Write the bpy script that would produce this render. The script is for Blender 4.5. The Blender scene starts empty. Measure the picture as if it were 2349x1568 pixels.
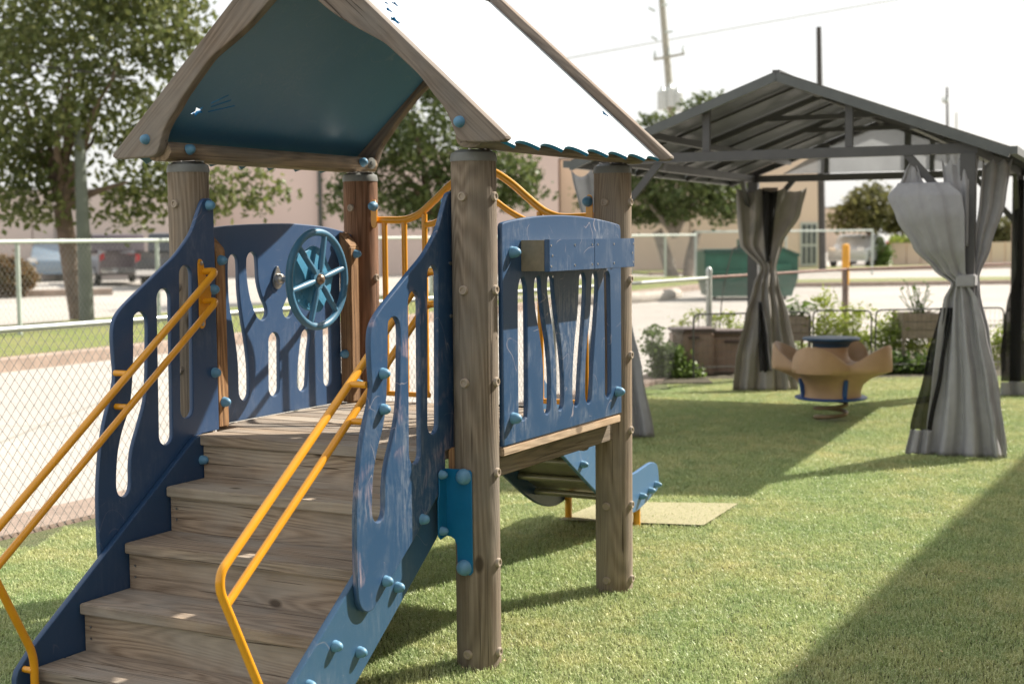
import bpy, bmesh, math, random
import numpy as np
from mathutils import Vector, Matrix
random.seed(7); rng = np.random.default_rng(7)
S = bpy.context.scene; C = S.collection
PI = math.pi; R = math.radians

# ---------------------------------------------------------------- camera
EYE = 1.5; FPX = 3262.0; TH = R(4.23); RO = 0.010
fw = Vector((0, math.cos(TH), -math.sin(TH))); up0 = Vector((0, math.sin(TH), math.cos(TH))); rt0 = Vector((1, 0, 0))
cr, sr = math.cos(RO), math.sin(RO)
rt = rt0*cr - up0*sr; up = rt0*sr + up0*cr
cd = bpy.data.cameras.new('camera'); cam = bpy.data.objects.new('camera', cd); C.objects.link(cam)
cam.matrix_world = Matrix(((rt.x, up.x, -fw.x, 0), (rt.y, up.y, -fw.y, 0), (rt.z, up.z, -fw.z, EYE), (0, 0, 0, 1)))
cd.lens = 49.99; cd.sensor_width = 36; cd.clip_end = 2000; cd.clip_start = 0.05
cd.dof.use_dof = True; cd.dof.focus_distance = 5.05; cd.dof.aperture_fstop = 3.4
S.camera = cam
# ---------------------------------------------------------------- light
AZ = math.atan2(0.84, 0.54); EL = R(41)
sund = Vector((math.sin(AZ)*math.cos(EL), math.cos(AZ)*math.cos(EL), math.sin(EL)))
w = bpy.data.worlds.new('World'); S.world = w; w.use_nodes = True
nt = w.node_tree; bg = nt.nodes['Background']
sky = nt.nodes.new('ShaderNodeTexSky'); sky.sky_type = 'NISHITA'; sky.sun_disc = False
sky.sun_elevation = EL; sky.sun_rotation = AZ; sky.dust_density = 4.0; sky.air_density = 1.0; sky.ozone_density = 1.0
mxw = nt.nodes.new('ShaderNodeMix'); mxw.data_type = 'RGBA'; mxw.inputs[0].default_value = 0.62
nt.links.new(sky.outputs[0], mxw.inputs[6]); mxw.inputs[7].default_value = (12.0, 12.0, 11.8, 1)   # milky overcast veil mixed over the clear sky
nt.links.new(mxw.outputs[2], bg.inputs[0]); bg.inputs[1].default_value = 0.060
sl = bpy.data.lights.new('sun', 'SUN'); sl.energy = 5.0; sl.angle = R(0.6); sl.color = (1.0, 0.93, 0.82)
so = bpy.data.objects.new('sun', sl); C.objects.link(so); so.rotation_euler = sund.to_track_quat('Z', 'Y').to_euler()
S.view_settings.view_transform = 'Standard'; S.view_settings.look = 'None'
S.view_settings.exposure = 1.0; S.view_settings.gamma = 1.0; S.view_settings.use_curve_mapping = False
S.render.engine = 'CYCLES'
S.cycles.max_bounces = 6; S.cycles.transparent_max_bounces = 12

# ---------------------------------------------------------------- material helpers
def mat(name):
    m = bpy.data.materials.new(name); m.use_nodes = True
    n = m.node_tree.nodes; b = n['Principled BSDF']
    return m, m.node_tree, b
def N(nt, t, **kw):
    n = nt.nodes.new(t)
    for k, v in kw.items(): setattr(n, k, v)
    return n
def coords(nt, scale=(1, 1, 1), rnd=True, world=False):
    if world:
        g = N(nt, 'ShaderNodeNewGeometry'); src = g.outputs['Position']
    else:
        g = N(nt, 'ShaderNodeTexCoord'); src = g.outputs['Object']
    if rnd and not world:
        oi = N(nt, 'ShaderNodeObjectInfo'); ml = N(nt, 'ShaderNodeMath', operation='MULTIPLY'); ml.inputs[1].default_value = 23.0
        nt.links.new(oi.outputs['Random'], ml.inputs[0])
        ad = N(nt, 'ShaderNodeVectorMath', operation='ADD'); nt.links.new(src, ad.inputs[0]); nt.links.new(ml.outputs[0], ad.inputs[1]); src = ad.outputs[0]
    mp = N(nt, 'ShaderNodeVectorMath', operation='MULTIPLY'); nt.links.new(src, mp.inputs[0]); mp.inputs[1].default_value = scale
    return mp.outputs[0]
def noise(nt, vec, scale, detail=3, rough=0.55, dist=0.0):
    n = N(nt, 'ShaderNodeTexNoise'); n.inputs['Scale'].default_value = scale; n.inputs['Detail'].default_value = detail
    n.inputs['Roughness'].default_value = rough; n.inputs['Distortion'].default_value = dist
    nt.links.new(vec, n.inputs['Vector']); return n.outputs['Fac']
def ramp(nt, fac, stops):
    r = N(nt, 'ShaderNodeValToRGB'); e = r.color_ramp.elements
    while len(e) < len(stops): e.new(0.5)
    for i, (p, c) in enumerate(stops):
        e[i].position = p; e[i].color = (c if isinstance(c, (tuple, list)) else (c, c, c)) + (() if isinstance(c, (tuple, list)) and len(c) == 4 else (1,))
    nt.links.new(fac, r.inputs[0]); return r.outputs[0]
def mix(nt, fac, a, b, mode='MIX'):
    m = N(nt, 'ShaderNodeMix', data_type='RGBA', blend_type=mode)
    for s, v in ((0, fac), (6, a), (7, b)):
        if hasattr(v, 'links') or hasattr(v, 'is_linked'): nt.links.new(v, m.inputs[s])
        elif s == 0: m.inputs[0].default_value = v
        else: m.inputs[s].default_value = tuple(v)[:3] + (1,)
    return m.outputs[2]
def mth(nt, op, a, b=None, c=None):
    m = N(nt, 'ShaderNodeMath', operation=op)
    for i, v in enumerate((a, b, c)):
        if v is None: continue
        if hasattr(v, 'is_linked'): nt.links.new(v, m.inputs[i])
        else: m.inputs[i].default_value = v
    return m.outputs[0]
def bump(nt, b, h, strength=0.3, dist=0.01):
    n = N(nt, 'ShaderNodeBump'); n.inputs['Strength'].default_value = strength; n.inputs['Distance'].default_value = dist
    nt.links.new(h, n.inputs['Height']); nt.links.new(n.outputs[0], b.inputs['Normal'])

def simple(name, col, rough=0.5, var=0.15, scale=6, metal=0.0, bmp=0.0, spec=0.5, coat=0.0):
    m, nt, b = mat(name)
    f = noise(nt, coords(nt), scale, 4)
    c2 = tuple(x*(1-var) for x in col); c3 = tuple(min(1, x*(1+var)) for x in col)
    nt.links.new(ramp(nt, f, [(0.3, c2), (0.7, c3)]), b.inputs['Base Color'])
    b.inputs['Roughness'].default_value = rough; b.inputs['Metallic'].default_value = metal; b.inputs['Specular IOR Level'].default_value = spec
    b.inputs['Coat Weight'].default_value = coat
    if bmp: bump(nt, b, noise(nt, coords(nt), scale*12, 3), bmp, 0.004)
    return m
def wood(name, axis, dark, light, grey, greyamt=0.5, rough=0.8):
    m, nt, b = mat(name)
    def sc(ac, al): v = [ac]*3; v[axis] = al; return tuple(v)
    base = noise(nt, coords(nt, sc(1, 0.09)), 6.5, 1.5, 0.4, 0.1)
    rings = mth(nt, 'SINE', mth(nt, 'MULTIPLY', base, 170.0))
    rings = mth(nt, 'MULTIPLY_ADD', rings, 0.5, 0.5)
    fib = noise(nt, coords(nt, sc(1, 0.025)), 150, 4, 0.75)
    stain = noise(nt, coords(nt, sc(1, 0.35)), 5, 4, 0.6)
    fib2 = noise(nt, coords(nt, sc(1, 0.012)), 420, 3, 0.7)
    t = mth(nt, 'MULTIPLY_ADD', rings, 0.17, mth(nt, 'MULTIPLY_ADD', fib, 0.53, mth(nt, 'MULTIPLY', fib2, 0.30)))
    col = ramp(nt, t, [(0.33, tuple(x*0.9 for x in dark)), (0.67, light)])
    col = mix(nt, ramp(nt, stain, [(0.42, 0.0), (0.62, greyamt)]), col, mix(nt, t, tuple(x*0.62 for x in grey), grey))
    # knots
    vo = N(nt, 'ShaderNodeTexVoronoi'); nt.links.new(coords(nt, sc(1, 0.55)), vo.inputs['Vector']); vo.inputs['Scale'].default_value = 4.2
    col = mix(nt, ramp(nt, vo.outputs['Distance'], [(0.05, 0.85), (0.085, 0.0)]), col, tuple(x*0.35 for x in dark))
    # drying cracks
    cr_ = noise(nt, coords(nt, sc(1, 0.018)), 95, 2, 0.5, 0.3)
    crk = ramp(nt, cr_, [(0.665, 0.0), (0.685, 1.0)])
    col = mix(nt, mth(nt, 'MULTIPLY', crk, 0.75), col, tuple(x*0.25 for x in dark))
    # grime blotches
    gr = noise(nt, coords(nt, (1, 1, 1)), 2.3, 5, 0.65)
    col = mix(nt, ramp(nt, gr, [(0.48, 0.0), (0.72, 0.5)]), col, tuple(x*0.42 for x in grey))
    ob = N(nt, 'ShaderNodeObjectInfo'); rv_ = mth(nt, 'FRACT', mth(nt, 'MULTIPLY', ob.outputs['Random'], 7.31))
    col = mix(nt, 1.0, col, ramp(nt, rv_, [(0.0, (0.78, 0.79, 0.82)), (1.0, (1.16, 1.12, 1.06))]), 'MULTIPLY')
    nt.links.new(col, b.inputs['Base Color']); b.inputs['Roughness'].default_value = rough; b.inputs['Specular IOR Level'].default_value = 0.25
    h = mth(nt, 'SUBTRACT', t, mth(nt, 'MULTIPLY', crk, 1.5))
    bump(nt, b, h, 0.6, 0.003)
    return m
GREY = (0.35, 0.31, 0.265)
WD = (0.16, 0.115, 0.078); WL = (0.37, 0.285, 0.20)
M = {}
M['post'] = wood('weathered_post_wood', 2, (0.165, 0.12, 0.08), (0.36, 0.285, 0.21), (0.33, 0.29, 0.24), 0.7)
M['post_red'] = wood('reddish_post_wood', 2, (0.15, 0.075, 0.04), (0.36, 0.19, 0.11), (0.30, 0.2, 0.14), 0.3)
M['wx'] = wood('plank_wood_along_stairs', 0, WD, WL, GREY, 0.6)
M['wy'] = wood('plank_wood_across_stairs', 1, (0.19, 0.14, 0.10), (0.43, 0.34, 0.255), (0.42, 0.38, 0.33), 0.8)
M['wred'] = wood('warm_timber', 2, (0.2, 0.10, 0.045), (0.50, 0.29, 0.14), (0.34, 0.22, 0.14), 0.3)
M['wstrip'] = wood('pale_lath_wood', 0, (0.38, 0.26, 0.16), (0.62, 0.48, 0.34), (0.55, 0.45, 0.35), 0.3)
def barge_mat(name, sgn):
    # grain follows the slope of the board: rotate the coordinates about x
    m = wood(name, 1, (0.13, 0.095, 0.072), (0.28, 0.22, 0.17), (0.27, 0.245, 0.22), 0.85)
    nt = m.node_tree
    for v in [n for n in nt.nodes if n.type == 'VECT_MATH' and n.operation == 'MULTIPLY']:
        src = v.inputs[0].links[0].from_socket
        r = nt.nodes.new('ShaderNodeVectorRotate'); r.rotation_type = 'X_AXIS'; r.inputs['Angle'].default_value = sgn*R(42)
        nt.links.new(src, r.inputs['Vector']); nt.links.new(r.outputs[0], v.inputs[0])
    return m
M['barge_a'] = barge_mat('bargeboard_wood_right', -1); M['barge_b'] = barge_mat('bargeboard_wood_left', 1)

def panel_mat(name, col, scuff, rough=0.38, seed=0.0, chalk=0.0):
    m, nt, b = mat(name)
    v = coords(nt, (1, 1, 1), rnd=False)
    ad = N(nt, 'ShaderNodeVectorMath', operation='ADD'); nt.links.new(v, ad.inputs[0]); ad.inputs[1].default_value = (seed, seed*1.7, seed*0.3); v = ad.outputs[0]
    big = noise(nt, v, 3.2, 3, 0.55, 0.8)
    st = N(nt, 'ShaderNodeVectorMath', operation='MULTIPLY'); nt.links.new(v, st.inputs[0]); st.inputs[1].default_value = (9, 9, 1.6)
    streak = noise(nt, st.outputs[0], 3.0, 5, 0.7, 2.2)
    swirl = noise(nt, v, 8.0, 6, 0.75, 3.0)
    mask = mth(nt, 'MULTIPLY', ramp(nt, big, [(0.42, 0.0), (0.66, 1.0)]), ramp(nt, mth(nt, 'MULTIPLY_ADD', streak, 0.65, mth(nt, 'MULTIPLY', swirl, 0.35)), [(0.46, 0.0), (0.66, 1.0)]))
    mask = mth(nt, 'MULTIPLY', mask, scuff)
    fine = noise(nt, v, 260, 2, 0.6)
    c = mix(nt, ramp(nt, fine, [(0.35, 0.0), (0.8, 0.22)]), col, tuple(min(1, x*1.4+0.012) for x in col))
    c = mix(nt, mask, c, (0.42, 0.44, 0.47))
    if chalk:      # pinkish crayon rubbing
        pk = mth(nt, 'MULTIPLY', ramp(nt, noise(nt, v, 5.0, 2, 0.5, 1.0), [(0.55, 0.0), (0.68, 1.0)]), ramp(nt, streak, [(0.45, 0.0), (0.6, chalk)]))
        c = mix(nt, pk, c, (0.5, 0.36, 0.38))
    # thin scratches: level lines of a coarse noise
    l1 = mth(nt, 'ABSOLUTE', mth(nt, 'SUBTRACT', noise(nt, v, 4.5, 1, 0.4, 1.5), 0.5))
    ln = mth(nt, 'MULTIPLY', ramp(nt, l1, [(0.0, 1.0), (0.006, 0.0)]), ramp(nt, noise(nt, v, 7.5, 2), [(0.55, 0.0), (0.62, 0.55*min(1, scuff*2))]))
    c = mix(nt, ln, c, (0.6, 0.5, 0.48))
    nt.links.new(c, b.inputs['Base Color'])
    rr = mth(nt, 'MULTIPLY_ADD', mask, 0.35, rough); nt.links.new(rr, b.inputs['Roughness'])
    bump(nt, b, fine, 0.12, 0.001)
    return m
NAVY = (0.022, 0.066, 0.148)
M['blueR'] = panel_mat('blue_panel_chalky', NAVY, 0.38, 0.4, 3.3, 0.5)
M['blueL'] = panel_mat('blue_panel_clean', (0.026, 0.065, 0.15), 0.16, 0.36, 9.1)
M['blueAB'] = panel_mat('blue_panel_scuffed', NAVY, 0.6, 0.4, 14.2)
M['blueW'] = panel_mat('blue_wheel_panel', (0.036, 0.08, 0.17), 0.15, 0.36, 21.0)
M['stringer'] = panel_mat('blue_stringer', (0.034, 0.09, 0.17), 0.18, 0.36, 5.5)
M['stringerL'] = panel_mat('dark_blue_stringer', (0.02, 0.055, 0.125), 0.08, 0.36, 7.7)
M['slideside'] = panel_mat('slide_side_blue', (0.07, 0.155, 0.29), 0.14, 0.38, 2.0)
M['roofin'] = panel_mat('roof_underside_blue', (0.058, 0.18, 0.33), 0.14, 0.36, 31.0)
M['roofcore'] = simple('bright_blue_cut_edge', (0.01, 0.20, 0.42), 0.4, 0.05, 9)
M['rooftop'] = simple('pale_sheen_roof', (0.52, 0.58, 0.62), 0.35, 0.06, 3)  # upper faces paled to stand for white sky sheen on the blue sheet
M['cap'] = simple('light_blue_bolt_cap', (0.10, 0.245, 0.38), 0.5, 0.1, 20)
M['plug'] = simple('beige_plug', (0.33, 0.27, 0.21), 0.55, 0.12, 20)
M['greycap'] = simple('grey_post_cap', (0.16, 0.165, 0.155), 0.5, 0.15, 14)
M['wheel'] = simple('teal_blue_plastic', (0.055, 0.165, 0.265), 0.45, 0.18, 9, bmp=0.1)
M['disc'] = simple('sky_blue_plastic', (0.075, 0.28, 0.43), 0.42, 0.15, 12)
M['bracket'] = simple('bright_blue_steel', (0.004, 0.125, 0.27), 0.34, 0.08, 12)
M['yellow'] = simple('yellow_powder_coat', (0.72, 0.315, 0.012), 0.3, 0.07, 10, coat=0.35)
M['steel'] = simple('brushed_steel', (0.45, 0.43, 0.40), 0.35, 0.15, 30, metal=0.9)
M['tan'] = simple('tan_board', (0.20, 0.165, 0.11), 0.6, 0.15, 30)
M['white_s'] = simple('slide_steel', (0.36, 0.34, 0.26), 0.3, 0.1, 12, metal=0.6)

# ---------------------------------------------------------------- mesh helpers
def at(px, py, Y):
    "world point seen at a picture position (2349 px wide) at depth Y in metres"
    yh = 543 - 0.01*(px-1174.5)
    return Vector(((px-1174.5)/FPX*Y, Y, EYE-(py-yh)/FPX*Y))
def link(name, me, m, parent=None, smooth=35):
    o = bpy.data.objects.new(name, me); C.objects.link(o)
    if parent: o.parent = parent
    ms = m if isinstance(m, (list, tuple)) else [m]
    if len(me.materials) == 0:
        for x in ms: me.materials.append(x)
    if smooth:
        me.polygons.foreach_set('use_smooth', [True]*len(me.polygons))
        try: me.set_sharp_from_angle(angle=R(smooth))
        except Exception: pass
    return o
def mesh_of(name, vs, fs):
    me = bpy.data.meshes.new(name); me.from_pydata([tuple(v) for v in vs], [], fs); me.update(); return me
def from_bm(name, bm, m, parent=None, smooth=35):
    bmesh.ops.recalc_face_normals(bm, faces=bm.faces)
    me = bpy.data.meshes.new(name); bm.to_mesh(me); bm.free(); return link(name, me, m, parent, smooth)
def tag(o, label, cat, group=None):
    o['label'] = label; o['category'] = cat
    if group: o['group'] = group
    return o
def thing(name, label, cat, loc=(0, 0, 0), rz=0, group=None):
    o = bpy.data.objects.new(name, None); C.objects.link(o); o.location = loc; o.rotation_euler = (0, 0, rz); o.empty_display_size = 0.1
    return tag(o, label, cat, group)
def structure(o): o['kind'] = 'structure'; return o
def add_box(bm, lo, hi, bev=0.0, mtx=None):
    vs = [bm.verts.new((x, y, z)) for x in (lo[0], hi[0]) for y in (lo[1], hi[1]) for z in (lo[2], hi[2])]
    idx = [(0, 1, 3, 2), (4, 6, 7, 5), (0, 4, 5, 1), (2, 3, 7, 6), (0, 2, 6, 4), (1, 5, 7, 3)]
    fs = [bm.faces.new([vs[i] for i in f]) for f in idx]
    if bev:
        es = list({e for f in fs for e in f.edges})
        g = bmesh.ops.bevel(bm, geom=es, offset=bev, segments=2, affect='EDGES')
        vs = list({v for f in g['faces'] for v in f.verts})
    if mtx is not None: bmesh.ops.transform(bm, matrix=mtx, verts=vs)
    return vs
def box(name, lo, hi, m, parent=None, bev=0.003):
    bm = bmesh.new(); add_box(bm, lo, hi, bev); return from_bm(name, bm, m, parent)
def tube_pts(pts, r, seg=12, cap=True, base=0):
    pts = [Vector(p) for p in pts]; vs = []; fs = []
    n = len(pts); rs = r if isinstance(r, (list, tuple)) else [r]*n
    t0 = (pts[1]-pts[0]).normalized(); a = t0.orthogonal().normalized()
    for i, p in enumerate(pts):
        t = ((pts[min(i+1, n-1)]-pts[max(i-1, 0)])).normalized()
        a = (a - t*a.dot(t)).normalized(); b = t.cross(a)
        for k in range(seg):
            th = 2*PI*k/seg; vs.append(p + (a*math.cos(th)+b*math.sin(th))*rs[i])
    for i in range(n-1):
        for k in range(seg):
            k2 = (k+1) % seg
            fs.append((base+i*seg+k, base+i*seg+k2, base+(i+1)*seg+k2, base+(i+1)*seg+k))
    if cap: fs.append(tuple(base+k for k in range(seg))[::-1]); fs.append(tuple(base+(n-1)*seg+k for k in range(seg)))
    return vs, fs
class Acc:
    def __init__(s): s.v = []; s.f = []
    def tube(s, pts, r, seg=10): v, f = tube_pts(pts, r, seg, True, len(s.v)); s.v += v; s.f += f; return s
    def box(s, lo, hi):
        b = len(s.v); s.v += [Vector((x, y, z)) for x in (lo[0], hi[0]) for y in (lo[1], hi[1]) for z in (lo[2], hi[2])]
        s.f += [tuple(b+i for i in f) for f in [(0, 1, 3, 2), (4, 6, 7, 5), (0, 4, 5, 1), (2, 3, 7, 6), (0, 2, 6, 4), (1, 5, 7, 3)]]; return s
    def bar(s, p, q, wx, wz):      # rectangular bar between two points
        p, q = Vector(p), Vector(q); t = (q-p).normalized(); sd = t.cross(Vector((0, 0, 1)))
        if sd.length < 0.01: sd = Vector((1, 0, 0))
        sd.normalize(); u = sd.cross(t); b = len(s.v)
        for e in (p, q):
            for (i, j) in ((-1, -1), (1, -1), (1, 1), (-1, 1)): s.v.append(e+sd*(i*wx/2)+u*(j*wz/2))
        s.f += [(b, b+1, b+2, b+3)[::-1], (b+4, b+5, b+6, b+7)]+[(b+k, b+(k+1) % 4, b+4+(k+1) % 4, b+4+k) for k in range(4)]; return s
    def obj(s, name, m, parent=None, smooth=35): return link(name, mesh_of(name, s.v, s.f), m, parent, smooth)
def tube(name, pts, r, m, parent=None, seg=14): return Acc().tube(pts, r, seg).obj(name, m, parent)
def bar(name, p, q, wx, wz, m, parent=None): return Acc().bar(p, q, wx, wz).obj(name, m, parent)
def rounded(pts, rad=0.04, n=6):
    "polyline with its inner corners rounded"
    pts = [Vector(p) for p in pts]; out = [pts[0]]
    for i in range(1, len(pts)-1):
        a, p, b = pts[i-1], pts[i], pts[i+1]; ra = min(rad, (a-p).length*.49, (b-p).length*.49)
        s = p+(a-p).normalized()*ra; e = p+(b-p).normalized()*ra
        for k in range(n+1):
            t = k/n; out.append(s*(1-t)**2+p*2*t*(1-t)+e*t*t)
    out.append(pts[-1]); return out
def lathe(prof, seg=32):
    vs = []; fs = []; n = len(prof)
    for (r, z) in prof:
        for k in range(seg): vs.append(Vector((r*math.cos(2*PI*k/seg), r*math.sin(2*PI*k/seg), z)))
    for i in range(n-1):
        for k in range(seg):
            k2 = (k+1) % seg; fs.append((i*seg+k, i*seg+k2, (i+1)*seg+k2, (i+1)*seg+k))
    fs.append(tuple(range(seg))[::-1]); fs.append(tuple((n-1)*seg+k for k in range(seg)))
    return vs, fs
def lathe_obj(name, prof, m, parent=None, seg=32, mtx=None):
    vs, fs = lathe(prof, seg)
    if mtx is not None: vs = [mtx @ v for v in vs]
    return link(name, mesh_of(name, vs, fs), m, parent, 40)
def catmull(P, closed=True, n=5):
    P = [Vector((p[0], p[1])) for p in P]; out = []; L_ = len(P)
    rng_ = range(L_) if closed else range(L_-1)
    for i in rng_:
        g = lambda k: P[k % L_] if closed else P[max(0, min(L_-1, k))]
        a, b, c, d = g(i-1), g(i), g(i+1), g(i+2)
        for k in range(n):
            t = k/n; out.append(0.5*((2*b)+(c-a)*t+(2*a-5*b+4*c-d)*t*t+(3*b-a-3*c+d)*t**3))
    if not closed: out.append(P[-1])
    return [(p.x, p.y) for p in out]
def plate(name, outline, holes, thick, mtx, m, parent=None, bev=0.004, smooth=35):
    "flat board cut to an outline with holes: local x,y = outline, z = thickness; mtx places it"
    cu = bpy.data.curves.new('tmp', 'CURVE'); cu.dimensions = '2D'; cu.fill_mode = 'BOTH'
    cu.extrude = thick/2-bev; cu.bevel_depth = bev; cu.bevel_resolution = 1; cu.offset = -bev
    for loop in [outline]+list(holes):
        sp = cu.splines.new('POLY'); sp.points.add(len(loop)-1); sp.use_cyclic_u = True
        for i, p in enumerate(loop): sp.points[i].co = (p[0], p[1], 0, 1)
    o = bpy.data.objects.new('tmp', cu); me = bpy.data.meshes.new_from_object(o)
    bpy.data.objects.remove(o); bpy.data.curves.remove(cu)
    bm = bmesh.new(); bm.from_mesh(me); bpy.data.meshes.remove(me)
    bmesh.ops.remove_doubles(bm, verts=bm.verts, dist=1e-5); bmesh.ops.transform(bm, matrix=mtx, verts=bm.verts)
    bmesh.ops.recalc_face_normals(bm, faces=bm.faces)
    me = bpy.data.meshes.new(name); bm.to_mesh(me); bm.free(); me.materials.clear()
    o = link(name, me, m, parent, smooth); ax = (mtx.to_3x3() @ Vector((0, 0, 1))).normalized()
    for p in me.polygons:
        if abs(p.normal.dot(ax)) > 0.98: p.use_smooth = False
    return o
def capsule(x0, z0, x1, z1, hw, n=8):
    a = math.atan2(z1-z0, x1-x0); out = []
    for k in range(n+1): th = a+PI/2+PI*k/n; out.append((x0+hw*math.cos(th), z0+hw*math.sin(th)))
    for k in range(n+1): th = a-PI/2+PI*k/n; out.append((x1+hw*math.cos(th), z1+hw*math.sin(th)))
    return out
def star(cx, cy, r, rot, k=0.45):
    return [(cx+(r if i % 2 == 0 else r*k)*math.cos(rot+i*PI/5), cy+(r if i % 2 == 0 else r*k)*math.sin(rot+i*PI/5)) for i in range(10)]
def uz(v): return Matrix(((1, 0, 0, 0), (0, 0, -1, v), (0, 1, 0, 0), (0, 0, 0, 1)))      # outline (u,z), normal along -v, centred at v
def vz(u): return Matrix(((0, 0, 1, u), (1, 0, 0, 0), (0, 1, 0, 0), (0, 0, 0, 1)))       # outline (v,z), normal along u
def dirm(pos, d):
    d = Vector(d).normalized(); return Matrix.Translation(Vector(pos)) @ d.to_track_quat('Z', 'Y').to_matrix().to_4x4()

# ---------------------------------------------------------------- ground
# turf
def gmat(name, build):
    m, nt, b = mat(name); build(nt, b); return m
def turf_cols(nt, b, fine, dark=1.0):
    v = coords(nt, (1, 1, 1), world=True)
    big = noise(nt, v, 0.9, 5, 0.65, 0.5); mid = noise(nt, v, 5, 5, 0.7, 0.8); fn = noise(nt, v, fine, 2, 0.7)
    q = lambda c: tuple(x*dark for x in c)
    col = ramp(nt, big, [(0.38, q((0.26, 0.33, 0.125))), (0.62, q((0.40, 0.39, 0.18)))])
    col = mix(nt, ramp(nt, mid, [(0.42, 0.0), (0.66, 0.8)]), col, q((0.16, 0.25, 0.095)))
    col = mix(nt, ramp(nt, fn, [(0.50, 0.0), (0.68, 0.8)]), col, q((0.66, 0.64, 0.42)))
    col = mix(nt, ramp(nt, fn, [(0.30, 0.8), (0.45, 0.0)]), col, q((0.10, 0.17, 0.045)))
    nt.links.new(col, b.inputs['Base Color']); return fn
def _tb(nt, b):
    f = turf_cols(nt, b, 90, 0.38); b.inputs['Roughness'].default_value = 0.9; b.inputs['Specular IOR Level'].default_value = 0.2; bump(nt, b, f, 0.9, 0.02)
def _tbl(nt, b):
    turf_cols(nt, b, 240, 1.42); b.inputs['Roughness'].default_value = 0.45; b.inputs['Specular IOR Level'].default_value = 0.35
    tr = N(nt, 'ShaderNodeBsdfTranslucent'); ms = N(nt, 'ShaderNodeMixShader'); ms.inputs[0].default_value = 0.3
    nt.links.new(b.inputs['Base Color'].links[0].from_socket, tr.inputs[0])
    out = nt.nodes['Material Output']; nt.links.new(b.outputs[0], ms.inputs[1]); nt.links.new(tr.outputs[0], ms.inputs[2]); nt.links.new(ms.outputs[0], out.inputs[0])
M['turf'] = gmat('turf_backing', _tb); M['blade'] = gmat('turf_blades', _tbl)
def _conc(nt, b):
    v = coords(nt, (1, 1, 1), world=True)
    c = ramp(nt, noise(nt, v, 0.35, 5, 0.6), [(0.35, (0.345, 0.32, 0.29)), (0.65, (0.415, 0.385, 0.35))])
    c = mix(nt, ramp(nt, noise(nt, v, 30, 3), [(0.4, 0.0), (0.8, 0.3)]), c, (0.29, 0.26, 0.23))
    br = N(nt, 'ShaderNodeTexBrick'); br.offset = 0.0; nt.links.new(v, br.inputs['Vector']); br.inputs['Scale'].default_value = 1.0
    br.inputs['Brick Width'].default_value = 4.0; br.inputs['Row Height'].default_value = 4.0; br.inputs['Mortar Size'].default_value = 0.025
    br.inputs['Color1'].default_value = br.inputs['Color2'].default_value = (0, 0, 0, 1); br.inputs['Mortar'].default_value = (1, 1, 1, 1)
    c = mix(nt, mth(nt, 'MULTIPLY', br.outputs['Fac'], 0.4), c, (0.15, 0.14, 0.10))
    c = mix(nt, ramp(nt, noise(nt, v, 0.9, 4, 0.7, 1.0), [(0.62, 0.0), (0.75, 0.35)]), c, (0.25, 0.22, 0.185))
    nt.links.new(c, b.inputs['Base Color']); b.inputs['Roughness'].default_value = 0.9; bump(nt, b, noise(nt, v, 60, 3), 0.3, 0.01)
M['conc'] = gmat('pale_concrete', _conc)
def _lawn(nt, b):
    v = coords(nt, (1, 1, 1), world=True); f = noise(nt, v, 25, 4, 0.7)
    nt.links.new(mix(nt, ramp(nt, noise(nt, v, 1.2, 3), [(0.4, 0.0), (0.65, 0.7)]), ramp(nt, f, [(0.3, (0.13, 0.17, 0.035)), (0.7, (0.24, 0.28, 0.07))]), (0.26, 0.25, 0.09)), b.inputs['Base Color'])
    b.inputs['Roughness'].default_value = 0.9; bump(nt, b, f, 1.0, 0.05)
M['lawn'] = gmat('lawn_grass', _lawn)
M['kerb'] = simple('weathered_kerb_concrete', (0.33, 0.25, 0.20), 0.85, 0.2, 5, bmp=0.3)
M['soil'] = simple('bed_soil', (0.07, 0.06, 0.035), 0.95, 0.4, 8, bmp=0.6)

def sheet(name, poly, z, m):
    return structure(link(name, mesh_of(name, [(x, y, z) for x, y in poly], [tuple(range(len(poly)))]), m, None, 0))
sheet('ground', [(-600, -300), (600, -300), (600, 900), (-600, 900)], -0.06, M['conc'])
FA = Vector((-4.24, 4.08)); FB = Vector((2.18, 15.70)); FC = Vector((10.5, 21.4))      # near fence line: left run, corner post, right run
fd = (FB-FA).normalized(); fnr = Vector((-fd.y, fd.x))        # outward (to the lot)
turf_poly = [(-4.5, 4.0), (-6, 2.0), (-6, -4), (10, -4), (10, 14.6), (4.2, 14.55), (1.9, 14.1)]
tl = [tuple(FA+fnr*0.02+fd*0.0), (-5.9, 1.9), (-5.9, -4), (12, -4), (12, 14.9), (2.2, 14.52), (1.50, 14.35)]
sheet('turf', tl, 0.0, M['turf'])
# concrete strip (kerb) under the left fence and bed soil beyond the turf
k0, k1 = FA-fd*4, FB
bm = bmesh.new(); vs = []
for p in (k0+fnr*0.03, k1+fnr*0.03, k1+fnr*0.42, k0+fnr*0.42): vs.append(p)
lo = [bm.verts.new((p.x, p.y, -0.1)) for p in vs]; hi = [bm.verts.new((p.x, p.y, 0.015)) for p in vs]
bm.faces.new(hi); bm.faces.new(lo[::-1])
for i in range(4): bm.faces.new((lo[i], lo[(i+1) % 4], hi[(i+1) % 4], hi[i]))
structure(from_bm('fence_footing', bm, M['kerb'], None, 0))
sheet('garden_bed', [(1.42, 14.30), (12, 14.7), (12, 21.0), (4.6, 18.8), (2.22, 15.7)], 0.012, M['soil'])
tagm = simple('tan_rubber_mat', (0.31, 0.285, 0.165), 0.9, 0.12, 40, bmp=0.5)
o = sheet('landing_mat', [(0.23, 7.36), (0.50, 7.86), (1.24, 7.76), (0.97, 7.18)], 0.022, tagm); o.name = 'landing_mat'
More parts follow.
